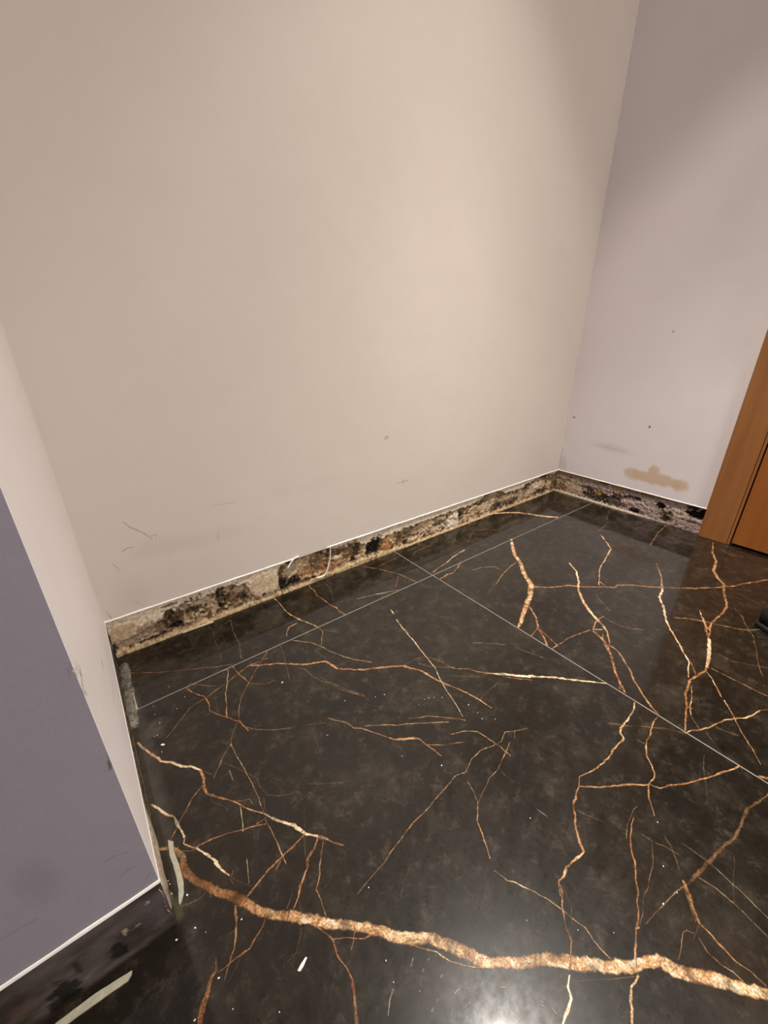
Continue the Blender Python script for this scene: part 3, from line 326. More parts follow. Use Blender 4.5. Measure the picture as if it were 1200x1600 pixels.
# ------------------------------------------------------------------ walls
def slab(name, a, b, m, label=None):
    bm = bmesh.new(); box(bm, a, b); return struct(link(name, bm, m), label)
RC = 0.007   # how far the bare strip lies behind the plaster face
SCUFF = {'back': [(0.0,0.18,[(365,3300,258),(481,3113,271),(658,2950,278),(819,2739,278)]),(0,0.18,[(807,2808,233),(930,2834,211),(880,2720,200)]),(0,0.21,[(188,2624,163),(322,2675,168),(418,2659,170)]),(0,0.33,[(-26,2379,113),(63,2182,115)]),(0,0.15,[(150,1322,148),(314,1159,150)]),(0,0.132,[(2229,2506,190),(2202,2247,192)]),(0,0.072,[(2192,3203,245),(2800,3132,254)]),(0,0.27,[(7929,2514,179),(8199,2500,186),(8474,2530,194)]),(0,0.24,[(8223,2627,196),(8200,2410,197)]),(0.0,0.21,[(7414,4023,218),(7512,4126,193),(7586,4076,176)]),(0,0.21,[(-419,1315,150),(-357,1056,167),(-193,941,196)])],'right': [(0,0.12,[(9769,1100,476),(9694,2100,465)]),(0,0.09,[(8286,2533,412),(6956,2510,389)])],'reveal': [(1,0.33,[(3644,4418,211),(3887,4285,169),(4068,4114,1255),(3849,4065,1013)]),(0,0.21,[(3920,4107,498),(3786,4080,511),(3914,3930,153)]),(0,0.09,[(6830,1754,470),(5766,2133,406)])],'purple': [(0,0.168,[(-882,1865,160),(-775,1874,155),(-659,1803,143)]),(1,0.072,[(-898,1849,85),(-782,1846,83),(-658,1778,78)]),(0,0.18,[(-798,1512,148),(-719,1534,150),(-667,1543,152)]),(1,0.06,[(-791,1489,81),(-666,1517,82)]),(0,0.27,[(-620,1223,148),(-578,1234,126),(-562,1279,88)]),(1,0.072,[(-1253,2332,75),(-1225,2307,76)]),(0,0.21,[(-544,4367,84),(-545,4295,87),(-565,4270,106)]),(0,0.21,[(-512,3247,120),(-516,3139,128),(-548,3045,140)]),(0,0.072,[(-1758,1684,294),(-1613,1694,300),(-1473,1661,302)])]}
def scuffs(bm, plane, keys):
    uvl = bm.loops.layers.uv.verify(); cl = bm.loops.layers.float_color.new('Vc')
    for k, (cream, op, pts) in enumerate(keys):
        ribbon(bm, uvl, cl, [(a*1e-4, b*1e-4, c*1e-5) for a, b, c in pts], cream, op, 0.0001+k*0.00001, 1, plane)
def scuff_mat():
    t = NT('scuff in the paint'); v = t.obj()
    at = t.n('ShaderNodeAttribute', attribute_name='Vc'); sc = t.n('ShaderNodeSeparateColor'); t.l(at.outputs['Color'], sc.inputs[0])
    su = t.n('ShaderNodeSeparateXYZ'); t.l(t.n('ShaderNodeUVMap').outputs[0], su.inputs[0])
    av = t.math('ABSOLUTE', su.outputs[1])
    m = t.math('MULTIPLY', t.mrange(t.math('ADD', av, t.math('MULTIPLY', t.math('SUBTRACT', t.noise(v, 120, 4), 0.5), 1.2)), 0.3, 1.0, 1, 0, True), sc.outputs[1])
    t.set(Base_Color=t.mix(sc.outputs[0], (0.16, 0.12, 0.09), (0.85, 0.8, 0.74)), Roughness=0.8)
    tr = t.n('ShaderNodeBsdfTransparent'); mx = t.n('ShaderNodeMixShader')
    t.l(m, mx.inputs[0]); t.l(tr.outputs[0], mx.inputs[1]); t.l(t.b.outputs[0], mx.inputs[2]); t.l(mx.outputs[0], t.out.inputs[0])
    return t.m
M['scuff'] = scuff_mat()
bm = bmesh.new(); box(bm, (X0, YB, HS), (XR+0.12, YB+0.12, CEIL+0.06))
scuffs(bm, lambda x, z, o: (x, YB-o, z), SCUFF['back'])
struct(link('wall_back', bm, [M['back'], M['scuff']]), 'large warm white wall of the niche above the bare strip')
DY1 = 0.2844; DY0 = DY1-0.84; DTOP = 2.06       # door opening (leaf) along the right wall
bm = bmesh.new()
box(bm, (XR, DY1+0.012, HS), (XR+0.12, YB+0.001, CEIL+0.06)); box(bm, (XR, DY1+0.012, 0), (XR+0.12, DY1+0.08, HS))
box(bm, (XR, DY0-0.012, DTOP+0.012), (XR+0.12, DY1+0.012, CEIL+0.06)); box(bm, (XR, Y0, 0), (XR+0.12, DY0-0.012, CEIL+0.06))
scuffs(bm, lambda y, z, o: (XR-o, y, z), SCUFF['right'])
struct(link('wall_right', bm, [M['right'], M['scuff']]), 'pale grey wall right of the corner, beside the wooden door')
bm = bmesh.new(); box(bm, (XL-0.012, YP+0.0005, HP), (XL, YB, CEIL+0.02))
scuffs(bm, lambda y, z, o: (XL+o, y, z), SCUFF['reveal'])
struct(link('wall_reveal', bm, [M['reveal'], M['scuff']]), 'narrow pale reveal at the left side of the niche')
bm = bmesh.new(); box(bm, (X0, YP, HP), (XL-0.0005, YP+0.35, CEIL+0.06), 0)
scuffs(bm, lambda x, z, o: (x, YP-o, z), SCUFF['purple'])
struct(link('wall_left', bm, [M['purple'], M['scuff']]), 'violet grey painted wall in the lower left foreground')
# substrate behind the bare strips
slab('trim_1', (XL-0.03, YB+0.02, -0.01), (XR+0.12, YB+0.12, HS), M['mortar'])
slab('trim_2', (XR+0.02, DY1+0.08, -0.01), (XR+0.12, YB+0.02, HS), M['mortar'])
slab('trim_3', (X0, YP+0.012, -0.01), (XL-0.02, YP+0.35, HP), M['mortar'])
slab('wall_front', (X0-0.1, Y0-0.1, 0), (XR+0.12, Y0, CEIL+0.06), M['room'])
slab('added_light_panel', (0.33, Y0, 0.23), (1.17, Y0+0.012, 1.47), M['fill_panel'], 'unseen glowing panel added on the wall opposite the niche as fill light')  # added panel marking the fill light, no known opening here
slab('wall_side', (X0-0.1, Y0, 0), (X0, YP+0.35, CEIL+0.06), M['room'])
slab('ceiling', (X0-0.1, Y0-0.1, CEIL), (XR+0.12, YB+0.12, CEIL+0.06), M['room'])

# ------------------------------------------------------------------ bare strips where the skirting was torn off
def C(r, g_, b): return np.array([((v/255+0.055)/1.055)**2.4 if v > 10 else v/255/12.92 for v in (r, g_, b)])
def lerp(a, b, t): return a+(b-a)*t
def make_strip(name, org, dr, nrm, L, Hh, paint, mat, label, ds=0.0025, dt=0.0028):
    ns = int(L/ds); nt = max(3, int(Hh/dt)); org, dr, nrm = Vector(org), Vector(dr), Vector(nrm)
    co = []; cols = []
    for j in range(nt+1):
        t = j/nt
        for i in range(ns+1):
            s = L*i/ns; c, d = paint(s, t)
            co.append(org+dr*s+Vector((0, 0, t*Hh))-nrm*d); cols.append(c)
    fs = [(j*(ns+1)+i, j*(ns+1)+i+1, (j+1)*(ns+1)+i+1, (j+1)*(ns+1)+i) for j in range(nt) for i in range(ns)]
    me = bpy.data.meshes.new(name); me.from_pydata(co, [], fs)
    at = me.color_attributes.new('Col', 'FLOAT_COLOR', 'POINT')
    at.data.foreach_set('color', np.array([(*c, 1) for c in cols], dtype=np.float32).ravel())
    me.materials.append(mat); me.update()
    for p in me.polygons: p.use_smooth = True
    o = bpy.data.objects.new(name, me); COL.objects.link(o)
    return struct(o, label)
WHITE = C(216, 200, 178); TAN = C(190, 165, 132); BROWN = C(112, 84, 58); DARK = C(46, 34, 25); BLACK = C(14, 11, 9); LIGHT = C(200, 178, 150); ORNG = C(165, 120, 80)
LILAC = C(170, 150, 146); GREY = C(88, 78, 70)
PAL = dict(W=WHITE, T=TAN, B=BROWN, D=DARK, K=BLACK, L=LIGHT, O=ORNG, I=LILAC, G=GREY, Y=C(160, 130, 88), P=C(92, 84, 84), Q=C(66, 58, 54))
def interp(tab, s):
    if s <= tab[0][0]: return tab[0][1]
    for (a, b), (c, d) in zip(tab, tab[1:]):
        if s <= c: return b+(d-b)*(s-a)/(c-a)
    return tab[-1][1]
def blobs(c, d, s, t, Hh, feats, seed):
    for (s0, t0, rs, rt, k, amp, op, dd) in feats:
        if abs(s-s0) > rs*1.6 or abs(t-t0) > rt*1.6: continue
        e_ = 1-((s-s0)/rs)**2-((t-t0)/rt)**2+amp*fr(s*110, t*Hh*110, seed+s0, 3)
        w_ = sm(0, 0.28, e_)*op
        c = lerp(c, PAL[k], w_); d += dd*w_
    return c, d
BACK_BAND = [(-0.0165,0.3),(0.0546,0.38),(0.0959,0.5),(0.1246,0.66),(0.1771,0.7),(0.2408,0.78),(0.2777,0.8),(0.3178,0.7),(0.3412,0.2),(0.409,0.2),(0.4168,0.8),(0.4406,0.95),(0.4814,0.99),(0.5724,0.99),(0.6137,0.78),(0.6861,0.66),(0.7899,0.64),(0.9031,0.7),(1.0599,0.72),(1.2368,0.7),(1.2827,0.8),(1.3061,0.97),(1.3747,0.97),(1.4378,0.7),(1.5491,0.66),(1.61,0.8),(1.6933,0.92),(1.8129,0.86)]
BACK_F = [(0.0215,0.45,0.0415,0.42,'T',1.2,0.85,-0.002),(0.0723,0.42,0.0302,0.25,'L',1.5,0.8,-0.002),(0.0695,0.45,0.0274,0.2,'B',2.2,0.55,0),(0.0723,0.13,0.033,0.03,'K',0.8,0.9,0.006),(-0.0065,0.55,0.0063,0.22,'D',1.2,0.9,0.004),(-0.0002,0.25,0.0076,0.2,'D',1.5,0.9,0.004),(0.103,0.3,0.0142,0.16,'B',1.2,0.8,0.003),(0.1378,0.45,0.0296,0.3,'D',1.8,0.75,0.004),(0.1771,0.5,0.037,0.28,'B',1.8,0.75,0.004),(0.1957,0.52,0.0346,0.28,'D',2.0,0.8,0.005),(0.1393,0.2,0.0163,0.1,'K',0.5,1,0.01),(0.0889,0.1,0.0252,0.045,'K',0.6,1,0.01),(0.1771,0.62,0.0308,0.1,'L',2.2,0.7,-0.003),(0.2116,0.62,0.0144,0.16,'L',1.8,0.9,-0.003),(0.254,0.45,0.0184,0.38,'K',1.8,0.9,0.006),(0.2293,0.38,0.013,0.22,'T',1.6,0.8,0),(0.1319,0.86,0.0176,0.045,'D',0.8,0.8,0.002),(0.2846,0.5,0.0207,0.26,'B',2.2,0.8,0.002),(0.3125,0.42,0.0195,0.24,'D',2.2,0.85,0.004),(0.3019,0.6,0.014,0.12,'L',1.6,0.7,-0.002),(0.3671,0.5,0.0486,0.42,'L',0.8,0.85,-0.003),(0.3652,0.2,0.0056,0.07,'K',0.3,1,0.006),(0.3449,0.58,0.0366,0.1,'T',2.0,0.6,0),(0.4227,0.4,0.0098,0.34,'D',1.6,0.9,0.005),(0.4326,0.25,0.0159,0.25,'K',1.4,0.9,0.006),(0.4366,0.62,0.0239,0.22,'B',1.8,0.7,0.003),(0.4649,0.58,0.0328,0.26,'L',1.3,0.75,0),(0.4939,0.62,0.0379,0.3,'T',1.4,0.6,0),(0.4669,0.26,0.0185,0.16,'K',0.8,0.95,0.008),(0.5024,0.42,0.0339,0.25,'O',1.2,0.6,0.002),(0.5456,0.5,0.0286,0.34,'B',1.3,0.8,0.006),(0.5656,0.38,0.0135,0.3,'O',1.2,0.7,0),(0.4814,0.12,0.0583,0.05,'D',1.0,0.8,0.004),(0.6278,0.74,0.0426,0.15,'B',1.4,0.7,0.004),(0.6255,0.5,0.0378,0.07,'L',0.8,0.95,-0.004),(0.6137,0.3,0.0421,0.12,'O',1.2,0.7,0),(0.6614,0.55,0.0317,0.3,'B',1.0,0.85,0.007),(0.6688,0.18,0.0123,0.12,'K',0.5,1,0.009),(0.7011,0.42,0.0227,0.3,'Y',1.4,0.8,0),(0.6861,0.55,0.0124,0.26,'D',1,0.8,0.004),(0.7163,0.4,0.0102,0.25,'L',1.2,0.9,-0.003),(0.7061,0.22,0.0253,0.12,'T',0.8,0.85,-0.002),(0.7578,0.42,0.0317,0.36,'K',0.9,1,0.01),(0.7369,0.35,0.0208,0.3,'K',0.9,0.9,0.008),(0.8062,0.32,0.0302,0.3,'O',0.7,0.95,-0.004),(0.8228,0.56,0.0139,0.18,'T',0.8,0.9,-0.003),(0.6761,0.9,0.0123,0.08,'Y',0.5,0.8,0),(0.9031,0.46,0.0651,0.18,'B',1.4,0.6,0.004),(0.9636,0.44,0.0496,0.14,'T',1.8,0.7,-0.002),(0.8796,0.26,0.0349,0.14,'B',1.5,0.7,0.003),(0.9179,0.16,0.0299,0.07,'L',0.8,0.9,-0.004),(0.8913,0.15,0.0117,0.1,'K',0.6,0.9,0.006),(1.0077,0.55,0.0128,0.2,'T',0.8,0.8,-0.004),(1.0401,0.3,0.0459,0.2,'L',1.8,0.8,-0.004),(1.0599,0.52,0.0299,0.14,'L',1.6,0.8,-0.003),(1.0533,0.42,0.0331,0.1,'D',1.6,0.8,0.005),(1.1315,0.3,0.0385,0.3,'W',0.9,0.95,-0.004),(1.1421,0.52,0.0176,0.16,'W',0.8,0.9,-0.003),(1.1923,0.22,0.0329,0.16,'L',1.6,0.7,-0.003),(1.1706,0.4,0.018,0.2,'D',1.2,0.8,0.005),(1.2443,0.42,0.0378,0.2,'T',1.6,0.8,-0.003),(1.3461,0.42,0.0486,0.24,'L',1.3,0.75,-0.002),(1.3955,0.28,0.0418,0.2,'D',1.2,0.85,0.005),(1.4814,0.22,0.0707,0.18,'D',1.6,0.75,0.004),
(1.4595,0.45,0.0784,0.12,'T',1.6,0.7,0),(1.3061,0.78,0.0237,0.16,'D',1.2,0.7,0.003),(1.3542,0.75,0.0489,0.1,'Y',1.6,0.6,0),(1.6005,0.55,0.038,0.25,'D',1.6,0.8,0.005),(1.6585,0.6,0.0492,0.12,'W',1.2,0.9,-0.003),(1.639,0.36,0.0486,0.18,'L',2.0,0.8,-0.003),(1.6984,0.52,0.0453,0.2,'L',1.4,0.8,-0.003),(1.7289,0.82,0.0513,0.07,'D',1.0,0.8,0.003),(1.7704,0.35,0.0263,0.25,'T',1.2,0.8,0),(1.7085,0.18,0.071,0.1,'D',1.2,0.8,0.003),(1.8129,0.4,0.0161,0.5,'B',0.8,0.7,0.002)]
LEDGE = [(-0.0165, 0.1), (0.075, 0.06), (0.1771, 0.05), (0.309, 0.09), (0.3821, 0.06), (0.4608, 0.05), (0.5679, 0.07), (0.6373, 0.14), (0.7899, 0.12), (0.9031, 0.05), (1.314, 0.03), (1.8237, 0.02)]
def paint_back(s, t):
    n = fr(s*28, t*4, 3, 4); n2 = fr(s*85, t*11, 9, 4); n3 = fr(s*14, t*2, 5, 3)
    band = interp(BACK_BAND, s)+0.09*fr(s*45, 0, 1, 3)
    e = sm(band+0.03, band-0.03, t)                      # 1 in the broken zone
    broken = lerp(BROWN, TAN, sm(-0.35, 0.45, n+n2*0.5)); broken = lerp(broken, LIGHT, sm(0.25, 0.6, n2+0.3*n3)); broken = lerp(broken, DARK, sm(0.1, 0.55, -n2-0.35*n))
    top = lerp(WHITE, TAN, sm(0.0, 0.6, n)*0.5)
    top = lerp(top, BROWN, sm(0.40, 0.62, n2)*0.5)
    c = lerp(top, broken, e); d = RC*0.35+e*(0.004+0.0055*(0.5-0.5*n-0.5*n2))
    edge = math.exp(-((t-band+0.02)/0.035)**2)*sm(-0.2, 0.3, n3+0.2); c = lerp(c, DARK, 0.75*edge)
    c, d = blobs(c, d, s, t, HS, BACK_F, 2.0)
    lk = interp(LEDGE, s); led = sm(lk+0.035+0.03*n, lk-0.02+0.03*n, t); c = lerp(c, lerp(C(196, 174, 134), BROWN, sm(0.0, 0.4, n2+0.5*n)), led*0.85); d = lerp(d, 0.001, led)
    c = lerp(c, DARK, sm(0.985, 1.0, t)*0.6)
    return c, max(-0.002, min(d, 0.018))
make_strip('baseboard_back', (XL, YB, 0), (1, 0, 0), (0, -1, 0), XR-XL+0.006, HS+0.001, paint_back, M['strip'], 'bare broken plaster strip along the foot of the back wall')
RIGHT_F = [(0.0244,0.25,0.0329,0.2,'B',1.2,0.7,0.002),(0.0537,0.28,0.0258,0.14,'O',1.2,0.6,0),(0.1043,0.42,0.062,0.2,'L',1.4,0.6,0),(0.194,0.3,0.0578,0.26,'D',1.2,0.9,0.004),(0.1499,0.52,0.0359,0.06,'D',1.2,0.8,0.003),(0.2169,0.44,0.0369,0.17,'Y',0.7,0.95,-0.002),(0.2642,0.25,0.0601,0.22,'Q',1.2,0.9,0.003),(0.2912,0.5,0.0374,0.14,'D',1.6,0.8,0.003),(0.2912,0.8,0.0294,0.16,'Y',0.7,0.6,0),(0.2226,0.93,0.0226,0.07,'D',1,0.8,0.001),(0.3357,0.58,0.0257,0.12,'K',1.4,0.8,0.004),(0.3661,0.63,0.0125,0.1,'K',0.8,0.9,0.005),(0.3254,0.42,0.0181,0.14,'Y',0.9,0.7,-0.002),(0.3636,0.15,0.0226,0.11,'K',0.6,1,0.007),(0.3811,0.38,0.0693,0.2,'I',1.4,0.85,-0.001),(0.4529,0.64,0.0162,0.13,'K',0.7,1,0.006),(0.4804,0.25,0.0249,0.22,'B',1.2,0.85,0.003),(0.4782,0.18,0.0136,0.14,'D',1.2,0.9,0.004),(0.4895,0.45,0.0067,0.08,'K',0.6,0.9,0.004),(0.5205,0.45,0.0306,0.2,'L',1.3,0.6,-0.001),(0.5758,0.66,0.0415,0.15,'K',0.6,1,0.006),(0.5983,0.78,0.0203,0.17,'K',0.6,1,0.006),(0.559,0.88,0.0295,0.08,'D',1.2,0.9,0.003),(0.5463,0.28,0.0341,0.16,'I',1.3,0.85,0),(0.5943,0.22,0.0204,0.2,'I',1.0,0.8,0),(0.5527,0.35,0.0381,0.04,'D',1.6,0.7,0.003),(0.4055,0.9,0.097,0.05,'B',1,0.6,0)]
def paint_right(s, t):
    n = fr(s*24, t*3.5, 13, 4); n2 = fr(s*85, t*11, 19, 4)
    c = lerp(LILAC, TAN, sm(0.18, 0.0, s)); c = lerp(c, GREY, sm(0.05, 0.5, n2)*0.8); c = lerp(c, C(196, 180, 172), sm(0.1, 0.6, -n2))
    c = lerp(c, DARK, sm(0.30, 0.6, n)*0.8); d = RC*0.4+0.003*(1-n2)
    c = lerp(c, C(150, 128, 110), sm(0.78, 0.86, t)*0.8*sm(0.6, 0.3, s))
    c = lerp(c, DARK, math.exp(-((t-0.60-0.05*n)/0.035)**2)*0.7*sm(0.45, 0.2, s))
    c, d = blobs(c, d, s, t, HS, RIGHT_F, 5.0)
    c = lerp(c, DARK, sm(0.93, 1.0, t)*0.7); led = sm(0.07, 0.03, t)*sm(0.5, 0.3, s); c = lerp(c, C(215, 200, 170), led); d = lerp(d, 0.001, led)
    return c, max(-0.002, min(d, 0.016))
make_strip('baseboard_right', (XR, YB+0.006, 0), (0, -1, 0), (-1, 0, 0), YB-DY1-0.04, HS+0.001, paint_right, M['strip'], 'bare stained strip along the foot of the right wall')
def paint_rev(s, t):
    n = fr(s*24, t*3, 23, 4); n2 = fr(s*80, t*9, 29, 4)
    c = lerp(C(104, 90, 70), C(60, 48, 36), sm(-0.2, 0.4, n)); c = lerp(c, C(150, 138, 112), sm(0.1, 0.6, n2)*0.7); c = lerp(c, C(190, 172, 150), sm(0.72, 0.85, t+0.05*n)*0.6)
    k = sm(0.16, 0.08, s)*sm(0.2, 0.3, t+0.1*n); c = lerp(c, C(196, 178, 160), k*0.85)
    c = lerp(c, BLACK, math.exp(-((t-0.25-0.08*n)/0.09)**2)*0.85); c = lerp(c, C(120, 110, 90), sm(0.13, 0.05, t))
    d = 0.002+0.004*abs(n)-0.004*k*sm(1.0, 0.8, t)*sm(0, 0.008, s)
    return c, d
make_strip('baseboard_reveal', (XL, YP+0.0005, 0), (0, 1, 0), (1, 0, 0), YB-YP, HP+0.001, paint_rev, M['strip'], 'dirty bare strip at the foot of the reveal')
LEFT_F = [(0.0586,0.285,0.0078,0.17,'K',0.9,0.95,0.001),(0.1089,0.212,0.012,0.222,'K',1.1,0.95,0.001),(0.1202,0.074,0.0095,0.304,'K',1.1,0.9,0.001),(0.0935,0.484,0.004,0.139,'D',1.2,0.8,0),(0.1133,0.477,0.0037,0.078,'D',1,0.6,0),(0.0172,0.492,0.0125,0.322,'P',0.8,0.7,0),(0.0235,0.366,0.0093,0.218,'Q',1.4,0.4,0),(0.0463,0.528,0.0024,0.052,'L',2.6,0.6,-0.001),(0.0338,0.493,0.0015,0.021,'L',1.5,0.5,0),(0.0365,-0.004,0.0031,0.034,'L',2.4,0.4,-0.001),(0.0173,0.745,0.0026,0.032,'W',1.5,0.5,0),(0.144,0.41,0.0126,0.132,'B',1.2,0.2,0),(0.0805,0.329,0.0105,0.145,'G',1.4,0.5,0)]
def paint_left(s, t):
    n = fr(s*9, t*2, 33, 4); n2 = fr(s*30, t*6, 39, 4)
    c = lerp(C(96, 86, 82), C(60, 50, 44), sm(-0.3, 0.5, n+sm(0.02, 0.35, s)*0.7)); c = lerp(c, C(120, 112, 106), sm(0.15, 0.6, n2)*0.35)
    c, d = blobs(c, 0.0015, s, t, HP, LEFT_F, 7.0)
    c = lerp(c, C(44, 34, 24), sm(0.10, 0.0, t))
    return c, max(0, min(d, 0.006))
make_strip('baseboard_left', (XL, YP, 0), (-1, 0, 0), (0, -1, 0), XL-X0, HP+0.001, paint_left, M['glaze'], 'smooth dark grey bare strip under the violet grey wall')

def ridge(name, a, b, nrm, h, th, label, amp=0.25, gaps=()):
    """the bright paint edge left along the bottom of the plaster"""
    a, b, nrm = Vector(a), Vector(b), Vector(nrm); L = (b-a).length; n = int(L/0.008); bm = bmesh.new(); prev = None
    for i in range(n+1):
        s = L*i/n; p = a+(b-a)*(i/n); k = 1+amp*fr(s*22, 5, 1, 3)
        gp = 0.15 if any(g0 < s < g1 for g0, g1 in gaps) else 1.0
        hh, tt = h*k*gp, th*k*gp; base = p+Vector((0, 0, -h*0.3*fr(s*9, 2, 2, 2)-h*0.5))
        q = [bm.verts.new(base+o_) for o_ in (-nrm*0.002, nrm*tt*0.6, nrm*tt+Vector((0, 0, hh*0.35)), nrm*tt*0.6+Vector((0, 0, hh)), -nrm*0.0005+Vector((0, 0, hh*1.3)))]
        if prev:
            for k2 in range(4): bm.faces.new((prev[k2], q[k2], q[k2+1], prev[k2+1]))
        prev = q
    bmesh.ops.recalc_face_normals(bm, faces=bm.faces)
    return struct(link(name, bm, M['ridge']), label)
ridge('trim_4', (XL, YB, HS), (XR, YB, HS), (0, -1, 0), 0.0030, 0.0022, 'thin white paint edge above the bare strip of the back wall', gaps=[(0.467, 0.572)])
ridge('trim_5', (XR, YB, HS), (XR, DY1+0.085, HS), (-1, 0, 0), 0.0032, 0.0022, 'thin white paint edge above the bare strip of the right wall')
ridge('trim_6', (XL, YP, HP), (XL, YB, HP), (1, 0, 0), 0.0030, 0.0008, 'thin pale paint edge at the foot of the reveal')
ridge('trim_7', (XL+0.001, YP, HP), (X0, YP, HP), (0, -1, 0), 0.0043, 0.0022, 'white unpainted plaster edge under the violet grey wall')

def residue(name, a, b, wd, ht, label):
    a, b = Vector(a), Vector(b); L = (b-a).length; n = int(L/0.004); bm = bmesh.new(); prev = None; u = (b-a).normalized(); v = Vector((-u.y, u.x, 0))
    for i in range(n+1):
        p = a+(b-a)*(i/n); s = L*i/n; e_ = min(1, i/3, (n-i)/3); q = []
        for k in range(9):
            t = k/8*2-1; w2 = wd*0.5*(1+0.45*fr(s*45, k*0.1, 3, 3))*(0.35+0.65*e_)
            q.append(bm.verts.new((p-a)+v*(t*w2)+Vector((0, 0, max(0.0, 1-t*t)**0.6*ht*e_*(0.75+0.7*fr(s*120, k*0.9, 9, 4))-0.0002))))
        if prev:
            for k in range(8): bm.faces.new((prev[k], q[k], q[k+1], prev[k+1]))
        prev = q
    bmesh.ops.recalc_face_normals(bm, faces=bm.faces)
    o = link(name, bm, M['rubble'], None, True); o.location = a; return tag(o, label, 'mortar residue')
M['rubble'] = plain('grey brown mortar residue', (0.155, 0.135, 0.108), 0.9, 0.65, 130, 1.0, 0.15)
residue('mortar_residue', (-0.04, 0.9488, 0.0), (-0.0484, 0.7576, 0.0), 0.020, 0.006, 'rough grey brown ridge of mortar residue along the foot of the reveal near the corner')

# ------------------------------------------------------------------ door in the right wall
dr = empty('door_1', (XR, (DY0+DY1)/2, 0)); struct(dr, 'brown wooden door with its frame at the right edge'); cy = (DY0+DY1)/2
def dpart(name, a, b, m, bevel=0.0015, parent=None):
    bm = bmesh.new(); box(bm, (a[0]-XR, a[1]-cy, a[2]), (b[0]-XR, b[1]-cy, b[2]), 0, bevel); return link(name, bm, m, parent or dr)
AW = 0.096
for y0, y1 in ((DY1, DY1+AW), (DY0-AW, DY0)):
    dpart('architrave', (XR-0.014, y0+(0.010 if y0 == DY1 else 0), 0.0), (XR, y1-(0 if y0 == DY1 else 0.010), DTOP+AW), M['arch'], 0.002)
    yy = y0+0.001 if y0 == DY1 else y1-0.009
    dpart('frame_bead', (XR-0.010, yy, 0.0), (XR, yy+0.008, DTOP+0.008), M['arch'], 0.002)
dpart('architrave', (XR-0.014, DY0, DTOP+0.01), (XR, DY1+0.0099, DTOP+AW), M['arch'], 0.002)
lf = dpart('door_leaf', (XR-0.008, DY0+0.003, 0.009), (XR+0.030, DY1-0.003, DTOP), M['leaf'], 0.0015)
lf['label'] = 'orange brown smooth door panel'
dpart('door_jamb', (XR+0.032, DY0-0.01, 0), (XR+0.075, DY1+0.01, DTOP+0.01), M['groove'], 0)
bm = bmesh.new(); tube(bm, [(-0.010, DY0+0.06-cy, 1.02), (-0.05, DY0+0.06-cy, 1.02)], [0.009, 0.009], 12); tube(bm, [(-0.05, DY0+0.05-cy, 1.02), (-0.05, DY0+0.18-cy, 1.02)], [0.009, 0.008], 12)
link('door_handle', bm, M['metal'], dr, True)

# ------------------------------------------------------------------ ceiling lamps: the niche downlight and an added fill light
def ring(bm, r0, r1, z0, z1, seg=32):
    P = [[bm.verts.new((r*math.cos(k*2*PI/seg), r*math.sin(k*2*PI/seg), z)) for k in range(seg)] for r, z in ((r0, z1), (r0, z0), (r1, z0), (r1, z1))]
    for a, b in zip(P, P[1:]):
        for k in range(seg): bm.faces.new((a[k], a[(k+1) % seg], b[(k+1) % seg], b[k]))
def lamp(x, y, r, label, z):
    t = tag(empty('ceiling_light', (x, y, z)), label, 'ceiling light')
    bm = bmesh.new(); ring(bm, r, r+0.012, -0.010, 0.0); link('rim', bm, M['metal'], t)
    bm = bmesh.new(); bmesh.ops.create_circle(bm, cap_ends=True, segments=32, radius=r, matrix=Matrix.Translation((0, 0, -0.001))); link('diffuser', bm, M['glow'], t)
lamp(LAMPS[0][0], LAMPS[0][1], 0.045, 'small round recessed ceiling lamp above the niche', CEIL)
lamp(ADDED_FILL[0][0], ADDED_FILL[0][1], 0.15, 'unseen round fill light added to the ceiling further back in the room', CEIL)

# ------------------------------------------------------------------ shoe at the right edge
def shoe(loc, rz):
    t = empty('shoe', loc); t.rotation_euler = (0, 0, rz)
    tag(t, 'black rounded shoe toe on the floor, cut by the right edge of the photo', 'shoe')
    prof = [(0.000, 0.030, 0.030), (0.012, 0.040, 0.042), (0.035, 0.046, 0.050), (0.075, 0.050, 0.060), (0.12, 0.048, 0.078), (0.17, 0.040, 0.098), (0.22, 0.036, 0.105), (0.265, 0.034, 0.100), (0.29, 0.022, 0.085)]
    def loft(prof, z0, zk, seg=20, grow=0):
        bm = bmesh.new(); rings = []
        for x, wy_, hz in prof:
            q = []
            for k in range(seg):
                a = 2*PI*k/seg; cy_, cz = math.cos(a), math.sin(a)
                yy = wy_*abs(cy_)**0.8*(1 if cy_ > 0 else -1); zz = z0+zk(hz)*(0.5+0.5*abs(cz)**0.8*(1 if cz > 0 else -1))
                q.append(bm.verts.new((x, yy*(1+grow), zz)))
            rings.append(q)
        for a, b in zip(rings, rings[1:]):
            for k in range(seg): bm.faces.new((a[k], a[(k+1) % seg], b[(k+1) % seg], b[k]))
        bm.faces.new(rings[0]); bm.faces.new(rings[-1][::-1]); bmesh.ops.recalc_face_normals(bm, faces=bm.faces); return bm
    link('upper', loft(prof, 0.012, lambda h: h), M['leather'], t, True)
    link('sole', loft([(x-0.003 if i == 0 else x, w_, 0.016) for i, (x, w_, h) in enumerate(prof)], 0.0, lambda h: h, 20, 0.06), M['rubber'], t, True)
    for k in range(4):
        bm = bmesh.new(); tube(bm, [(0.11+k*0.022, -0.022, 0.088+k*0.007), (0.11+k*0.022, 0.0, 0.094+k*0.007), (0.11+k*0.022, 0.022, 0.088+k*0.007)], [0.003]*3, 6); link('lace', bm, M['cloth'], t)
shoe((1.2658, 0.0732, 0), -0.55)

